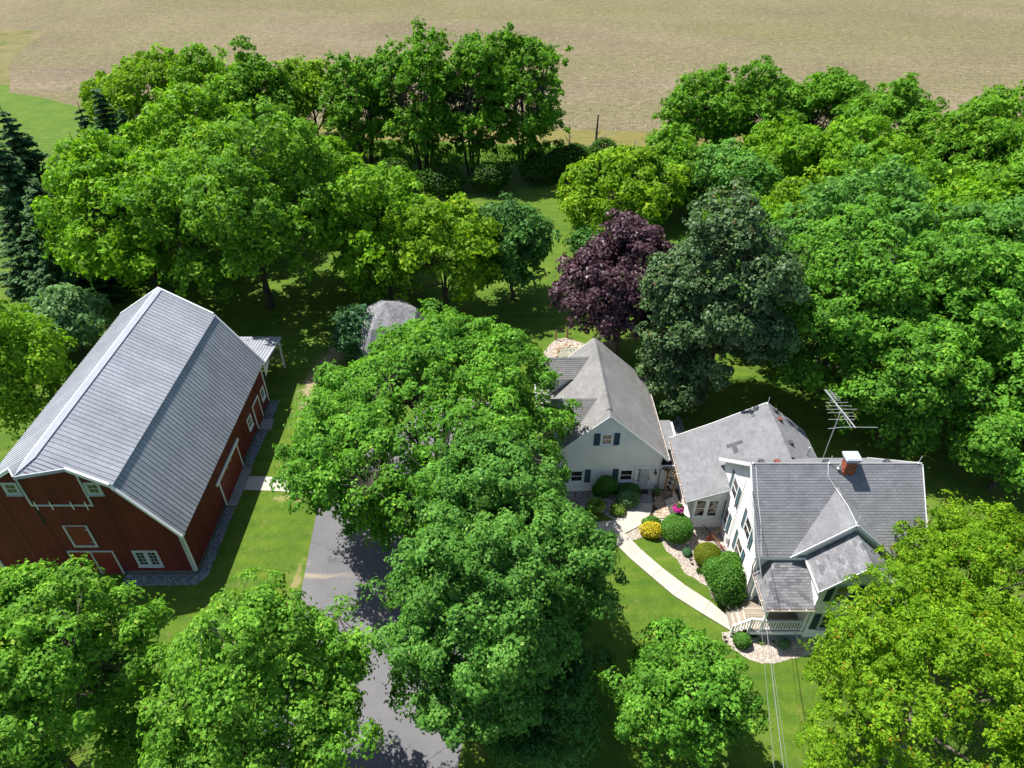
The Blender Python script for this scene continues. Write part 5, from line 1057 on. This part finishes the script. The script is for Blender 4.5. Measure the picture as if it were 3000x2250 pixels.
# ================================================================ TREES
G1, G2, G3 = 'large maples around the driveway', 'trees at the field edge', 'trees on the back lawn'
TR = [
 # name x y zc rx rz leafmat kind label group
 ('maple_tree', -18.9, 13.6, 8.2, 4.7, 6.0, 'maple_light', 'maple', 'big pale green maple in the bottom left corner, in front of the barn gable', G1, dict(cover=1.3, low=-.8)),
 ('maple_tree', -9.9, 13.4, 7.3, 4.2, 5.3, 'maple_light', 'maple', 'maple left of the driveway, right neighbour of the corner maple', G1, dict(cover=1.3, low=-.8)),
 ('maple_tree', -1.4, 16.9, 7.9, 3.7, 5.8, 'maple_blue', 'maple', 'tall bluish green maple hanging over the right half of the driveway', G1, dict(cover=1.3, low=-.6)),
 ('maple_tree', -0.9, 23.3, 7.0, 3.9, 5.0, 'maple_blue', 'maple', 'bluish green maple between the driveway maple and the huge centre maple', G1, dict(cover=1.2)),
 ('maple_tree', -4.4, 29.9, 7.3, 7.6, 5.6, 'maple', 'maple', 'huge bright green maple in the centre between barn and garage', G1, dict(cover=1.35)),
 ('maple_tree', 2.1, 20.3, 6.6, 2.7, 4.4, 'maple_blue', 'maple', 'bluish green maple bough leaning over the walkway entrance', G1, {}),
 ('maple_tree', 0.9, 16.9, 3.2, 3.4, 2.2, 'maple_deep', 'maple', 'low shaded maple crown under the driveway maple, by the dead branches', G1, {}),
 ('young_maple_tree', 7.25, 16.2, 4.0, 2.85, 2.7, 'maple', 'maple', 'small round maple on the front lawn below the curved walkway', None, dict(low=-.8)),
 ('locust_tree', 17.5, 14.9, 5.6, 6.0, 4.3, 'locust', 'locust', 'wide yellow green tree in the bottom right corner with brown tips', 'yellow green trees before the farmhouse', dict(leaf=.145)),
 ('locust_tree', 22.8, 21.0, 5.2, 4.4, 3.6, 'locust', 'locust', 'yellow green tree hiding the right end of the farmhouse', 'yellow green trees before the farmhouse', dict(leaf=.145)),
 ('ash_tree', -32.9, 37.2, 5.4, 3.5, 5.2, 'ash', 'ash', 'leafy green tree at the left frame edge beside the barn roof', None, {}),
 ('sapling_tree', -35.2, 47.2, 3.3, 2.2, 2.5, 'maple_silver', 'maple', 'small silvery green maple left of the barn far corner', None, dict(low=-.8)),
 ('ash_tree', -32.5, 56.3, 7.7, 7.47, 7.5, 'ash', 'ash', 'broad bright tree behind the barn, beside the dark spruces', G3, {}),
 ('ash_tree', -21.7, 54.2, 9.5, 7.81, 7.48, 'ash_b', 'ash', 'tall spreading tree behind the barn ridge with its trunk showing', G3, {}),
 ('ash_tree', -30.5, 68.3, 7.7, 8.11, 7.25, 'ash', 'ash', 'bright crown in the middle of the tree mass behind the barn', G3, {}),
 ('ash_tree', -46.0, 91.0, 6.5, 7.24, 6.3, 'yellow', 'ash', 'yellowish tree at the field edge, far left end of the row', G2, {}),
 ('ash_tree', -37.7, 93.0, 6.5, 5.96, 5.96, 'ash', 'ash', 'second tree of the field edge row from the left', G2, {}),
 ('ash_tree', -31.6, 90.5, 7.0, 5.11, 6.8, 'ash_b', 'ash', 'rounded tree at the field edge above the barn ridge', G2, {}),
 ('ash_tree', -26.4, 96.6, 5.8, 4.58, 5.6, 'yellow', 'poplar', 'pale yellow green tree at the field edge left of the dark poplar', G2, {}),
 ('poplar_tree', -18.6, 89.0, 7.0, 4.6, 6.7, 'poplar', 'poplar', 'dark green many stemmed tree left of the tallest clump', G2, dict(low=-.95, cover=1.15, stems=4)),
 ('poplar_tree', -10.8, 86.5, 8.0, 5.74, 7.7, 'poplar', 'poplar', 'left tree of the tallest clump at the field edge', G2, dict(low=-.95, cover=1.15, stems=5)),
 ('poplar_tree', -4.8, 85.5, 8.9, 5.3, 8.6, 'poplar', 'poplar', 'middle tree of the tallest clump at the field edge', G2, dict(low=-.95, cover=1.15, stems=4)),
 ('poplar_tree', 1.5, 87.0, 8.5, 5.3, 8.2, 'poplar', 'poplar', 'right tree of the tallest clump, overhanging the open field', G2, dict(low=-.95, cover=1.15, stems=4)),
 ('ash_tree', -10.7, 54.4, 6.7, 4.69, 6.5, 'ash', 'ash', 'bright green tree on the back lawn left of the yellower one', G3, {}),
 ('ash_tree', -5.8, 52.7, 6.1, 4.15, 5.9, 'yellow', 'ash', 'yellowish tree on the back lawn behind the centre maple', G3, {}),
 ('maple_tree', 0, 55.6, 5.5, 3.4, 4.8, 'maple_deep', 'maple', 'slim dark green maple beside the open strip of back lawn', G3, dict(low=-.7)),
 ('ash_tree', 11.2, 68.8, 4.4, 6.16, 4.2, 'yellow', 'ash', 'low wide yellow green tree right of the open back lawn', G3, dict(stems=4)),
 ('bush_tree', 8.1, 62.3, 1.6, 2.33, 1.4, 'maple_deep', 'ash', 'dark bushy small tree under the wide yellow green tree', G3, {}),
 ('purple_maple_tree', 8.4, 46.8, 6.4, 4.9, 6.3, 'purple', 'maple', 'purple leaved maple behind the garage roof', None, dict(cover=1.35, cone=.3, low=-.75)),
 ('bronze_maple_tree', 14.3, 41.0, 9.2, 5.1, 7.9, 'bronze', 'maple', 'tall dark bronze green maple right of the purple one', None, dict(cone=.25, low=-.75)),
 ('bronze_maple_tree', 11.6, 39.8, 3.4, 2.6, 2.2, 'bronze', 'maple', 'low bronze green bough leaning over the garage roof edge', None, {}),
 ('maple_tree', 23.4, 42.4, 7.5, 6.29, 7.3, 'maple', 'maple', 'broad green maple filling the right, behind the antenna', 'large maples right of the house', {}),
 ('maple_tree', 31.2, 41.9, 6.9, 5.75, 6.7, 'maple', 'maple', 'right frame edge maple behind the farmhouse', 'large maples right of the house', {}),
 ('maple_tree', 28.4, 52.2, 6.7, 6.18, 6.39, 'maple_blue', 'maple', 'bluish crown behind the two broad maples on the right', 'large maples right of the house', {}),
 ('maple_tree', 31.3, 32.1, 3.5, 3.18, 3.3, 'maple', 'maple', 'lower maple at the right frame edge level with the chimney', 'large maples right of the house', {}),
 ('ash_tree', 24.1, 89.8, 5.8, 5.91, 5.6, 'poplar', 'poplar', 'left tree of the right hand field edge clump', G2, dict(stems=4)),
 ('ash_tree', 30.6, 88.8, 6.0, 5.72, 5.8, 'poplar', 'ash', 'second tree of the right hand field edge clump', G2, dict(stems=4)),
 ('ash_tree', 39.0, 87.1, 5.6000000000000005, 6.68, 5.4, 'poplar', 'ash', 'third tree of the right hand field edge clump', G2, dict(stems=4)),
 ('ash_tree', 36.8, 72.8, 6.0, 6.17, 5.8, 'ash', 'ash', 'green tree before the right hand field edge clump', G2, {}),
 ('ash_tree', 46.3, 69.8, 6.9, 6.71, 6.7, 'ash_b', 'ash', 'tall round tree in the upper right corner', G2, {}),
 ('ash_tree', 38.8, 58.3, 5.5, 5.96, 5.3, 'ash', 'ash', 'bright tree above the bluish crown on the right', G2, {}),
 ('ash_tree', 47.5, 59.9, 6.1, 5.53, 5.9, 'poplar', 'ash', 'green tree at the upper right frame edge', G2, {}),
 ('maple_tree', 22.5, 71.7, 4.1, 5.2, 3.61, 'maple_blue', 'maple', 'bluish green tree peeking above the bronze maple', G3, {}),
 ('ash_tree', 28.5, 64.4, 3.9, 3.82, 3.7, 'yellow', 'ash', 'small yellow green tree between the bronze maple and the right clump', G3, {}),
 ('ash_tree', -19.5, 70.5, 4.6, 4.2, 4.2, 'ash', 'ash', 'smaller tree filling the gap behind the trunk-showing tree and the field edge row', G3, {}),
 ('ash_tree', -40.5, 66.0, 5.2, 4.6, 5.0, 'ash_b', 'ash', 'leafy tree squeezed between the spruces and the broad bright tree', G3, {}),
 ('ash_tree', -13.4, 60.0, 4.6, 3.6, 4.3, 'poplar', 'ash', 'darker tree behind the bright green one on the back lawn', G3, {}),
 ('ash_tree', 21.5, 58.0, 4.5, 4.2, 4.2, 'ash', 'ash', 'green tree showing between the bronze maple and the broad right maple', G3, {}),
 ('maple_tree', 17.8, 50.5, 5.0, 4.0, 4.6, 'maple', 'maple', 'green maple close behind the right flank of the bronze maple', G3, {}),
 ('maple_tree', 25.8, 36.8, 5.2, 3.8, 4.8, 'maple', 'maple', 'shaded maple bough just behind the antenna, right of the rear wing', 'large maples right of the house', {}),
 ('maple_tree', 34.5, 37.5, 6.2, 4.6, 5.9, 'maple', 'maple', 'maple at the right frame edge between the lower maple and the broad ones', 'large maples right of the house', {}),
 ('maple_tree', 37.0, 47.0, 6.8, 5.4, 6.4, 'maple_blue', 'maple', 'cool green maple at the right frame edge above the others', 'large maples right of the house', {}),
 ('ash_tree', 34.0, 60.5, 6.0, 5.2, 5.6, 'ash_b', 'ash', 'green tree in the middle of the right hand belt', G3, {}),
 ('ash_tree', 30.0, 76.0, 5.2, 5.0, 4.8, 'ash', 'ash', 'bright tree at the foot of the right hand field edge clump', G3, {}),
 ('ash_tree', 42.0, 79.0, 6.4, 5.6, 6.0, 'poplar', 'ash', 'green tree linking the right hand clump and the upper right corner', G2, {}),
 ('ash_tree', 53.0, 74.0, 7.0, 6.0, 6.4, 'ash_b', 'ash', 'rearmost green tree at the upper right frame edge', G2, {}),
 ('ash_tree', 17.5, 74.5, 4.2, 4.4, 4.0, 'ash_b', 'ash', 'dark green bushy tree right of the low wide yellow green tree', G3, {}),
 ('ash_tree', 46.5, 48.5, 6.8, 5.4, 6.0, 'ash', 'ash', 'tree just outside the right hand belt, cut by the frame', G3, {}),
 ('columnar_shrub', -12.5, 46.4, 2.5, 0.95, 2.4, 'blue_shrub', 'ash', 'narrow blue green sapling left of the grey shed roof', None, dict(low=-.95)),
 ('honeysuckle_bush', -38.5, 46.0, 2.0, 2.2, 1.9, 'ash', 'ash', 'low bush left of the silvery sapling', None, dict(low=-.9)),
]
for i, (nm, x, y, zc, rx, rz, mt_, kd, lab, grp, kw) in enumerate(TR):
    tree(nm, x, y, zc, rx, rz, mt_, kd, lab, grp, seed=100 + i, bark='bark_pale' if kd == 'locust' else 'bark', cat='shrub' if 'shrub' in nm or 'bush' in nm else 'tree', **kw)
for i, (x, y, h, r, lab) in enumerate(((-39.6, 56.0, 11.5, 4.4, 'dark spruce nearest the silvery sapling'), (-43.6, 59.5, 13.5, 4.6, 'dark spruce at the left frame edge behind the leafy green tree'), (-38.6, 62.0, 13, 4.2, 'dark spruce close to the broad bright tree'), (-46.5, 66, 14, 4.4, 'dark spruce farther back at the left frame edge'), (-42.0, 70.5, 13, 3.2, 'dark spruce behind the others, its tip against the lawn'),
    (-44.8, 79.5, 12.5, 2.6, 'slim spruce standing against the far left lawn'), (-41.0, 76.0, 11, 2.4, 'slim spruce beside the yellowish field edge tree'))):
    spruce(x, y, h, r, lab, 'dark spruces left of the barn', 60 + i)
# dead limbs showing in the shade of the driveway maple
rs = np.random.RandomState(5); root = empty('dead_branch', (1.2, 15.6, 0), 'bare pale dead branches showing in the driveway maple shade', 'branch'); mb = MB()
for k in range(14):
    a = rs.uniform(0, 6.28); p0 = V((0, 0, 3.0)) + V((rs.normal() * .3, rs.normal() * .3, rs.uniform(-.3, .6))); p1 = p0 + V((math.cos(a) * 1.1, math.sin(a) * 1.1, rs.uniform(.2, .9))); p2 = p1 + V((math.cos(a + .5) * .8, math.sin(a + .5) * .8, rs.uniform(-.1, .5)))
    mb.tube([V((0, 0, 2.2)), p0, p1, p2], [.05, .035, .02, .006], 4)
    for q in range(4): f = rs.rand(); s_ = p0.lerp(p1, f); mb.tube([s_, s_ + V((rs.normal() * .45, rs.normal() * .45, rs.rand() * .4))], [.015, .004], 3)
mb.tube([(0, 0, 0), (0, 0, 2.4)], .09, 6); part(mb, 'limb', 'deadwood', root)
# bushes along the field edge
BU = [(-28, 82, 2.6, 2.2), (-33, 84, 2.6, 2.0), (-22.5, 83, 2.2, 1.8), (-14, 80.5, 2.4, 1.8), (-8, 79.5, 2.3, 1.7), (-2.5, 80, 2.4, 1.9), (3.2, 82.5, 2.0, 1.9), (5.6, 84, 1.9, 1.7), (7.6, 86.0, 2.0, 1.8), (11.6, 88.4, 1.7, 1.7), (16.5, 84.5, 1.8, 1.5), (20.6, 82.5, 2.0, 1.6)]
nmz = ['first', 'second', 'third', 'fourth', 'fifth', 'sixth', 'seventh', 'eighth', 'ninth', 'tenth', 'eleventh', 'twelfth']
for i, (x, y, r, h) in enumerate(BU):
    shrub('thicket_bush', x, y, r, r * .9, h, 'weed', '%s dark bush from the left in the thicket along the field edge' % nmz[i], 'bush', 'thicket along the field edge', seed=70 + i, leaf=.3, lai=2.2, lump=.12, ragged=.15)
# tall grass in front of the field margin
rs = np.random.RandomState(12); n = 9000; gx = rs.uniform(-30, 60, n); gy = np.interp(gx, [-30, 4, 19, 60], [97, 94, 93, 91.5]) - rs.rand(n) ** 1.3 * 6.5; a = rs.uniform(0, 6.28, n); hh = rs.uniform(.2, .6, n); lw = rs.uniform(.05, .12, n)
dx, dy = np.cos(a) * lw, np.sin(a) * lw; tx, ty = rs.normal(size=n) * .15, rs.normal(size=n) * .15; z0 = np.zeros(n)
co = np.stack([np.stack([gx - dx, gy - dy, z0], 1), np.stack([gx + dx, gy + dy, z0], 1), np.stack([gx + tx + dx * .3, gy + ty + dy * .3, hh], 1), np.stack([gx + tx - dx * .3, gy + ty - dy * .3, hh], 1)], 1).reshape(-1, 3)
link('tall_grass', npmesh('tall_grass', co, 4, rs.rand(n), L['weed']), kind='stuff', label='tall green grass along the field margin', cat='grass')
# dead trees at the field edge
for i, (x, y, h, lab, pale) in enumerate(((10.7, 90.3, 5.6, 'tall broken dark dead trunk with a leaning bare pole at the field edge', 0), (7.3, 90.5, 3.4, 'short bare pale dead tree left of the tall dead trunk', 1), (15.5, 89.5, 2.8, 'small bleached dead tree right of the tall dead trunk', 1))):
    root = empty('dead_tree', (x, y, 0), lab, 'dead tree', 'dead trees at the field edge'); mb = MB(); mb.tube([(0, 0, 0), (.05, 0, h * .5), (.1, 0, h)], [.16, .13, .09] if i == 0 else [.09, .07, .03], 6); part(mb, 'trunk', 'bark' if i == 0 else 'deadwood', root)
    rs = np.random.RandomState(i); mb = MB()
    for k in range(9 if pale else 4):
        z = rs.uniform(.3, .8) * h; a = rs.uniform(0, 6.28); l_ = rs.uniform(.6, 1.3); p = V((.05, 0, z)); q = p + V((math.cos(a) * l_ * .7, math.sin(a) * .3, l_)); mb.tube([p, p.lerp(q, .5) + V((0, 0, -.1)), q], [.04, .03, .01], 4)
    if i == 0: mb.tube([(-2.9, -.6, .5), (0, -.3, 2.4), (2.6, .2, 4.2)], [.06, .05, .02], 5); mb.tube([(0, 0, 2.6), (2.2, .3, 3.1), (5.2, .5, 4.2)], [.05, .03, .01], 4); mb.tube([(-1.6, -1.2, 0), (-1.2, -.8, 1.9)], [.08, .04], 5)
    part(mb, 'branch', 'deadwood', root)
print('FOLIAGE TRIS', TOT[0])
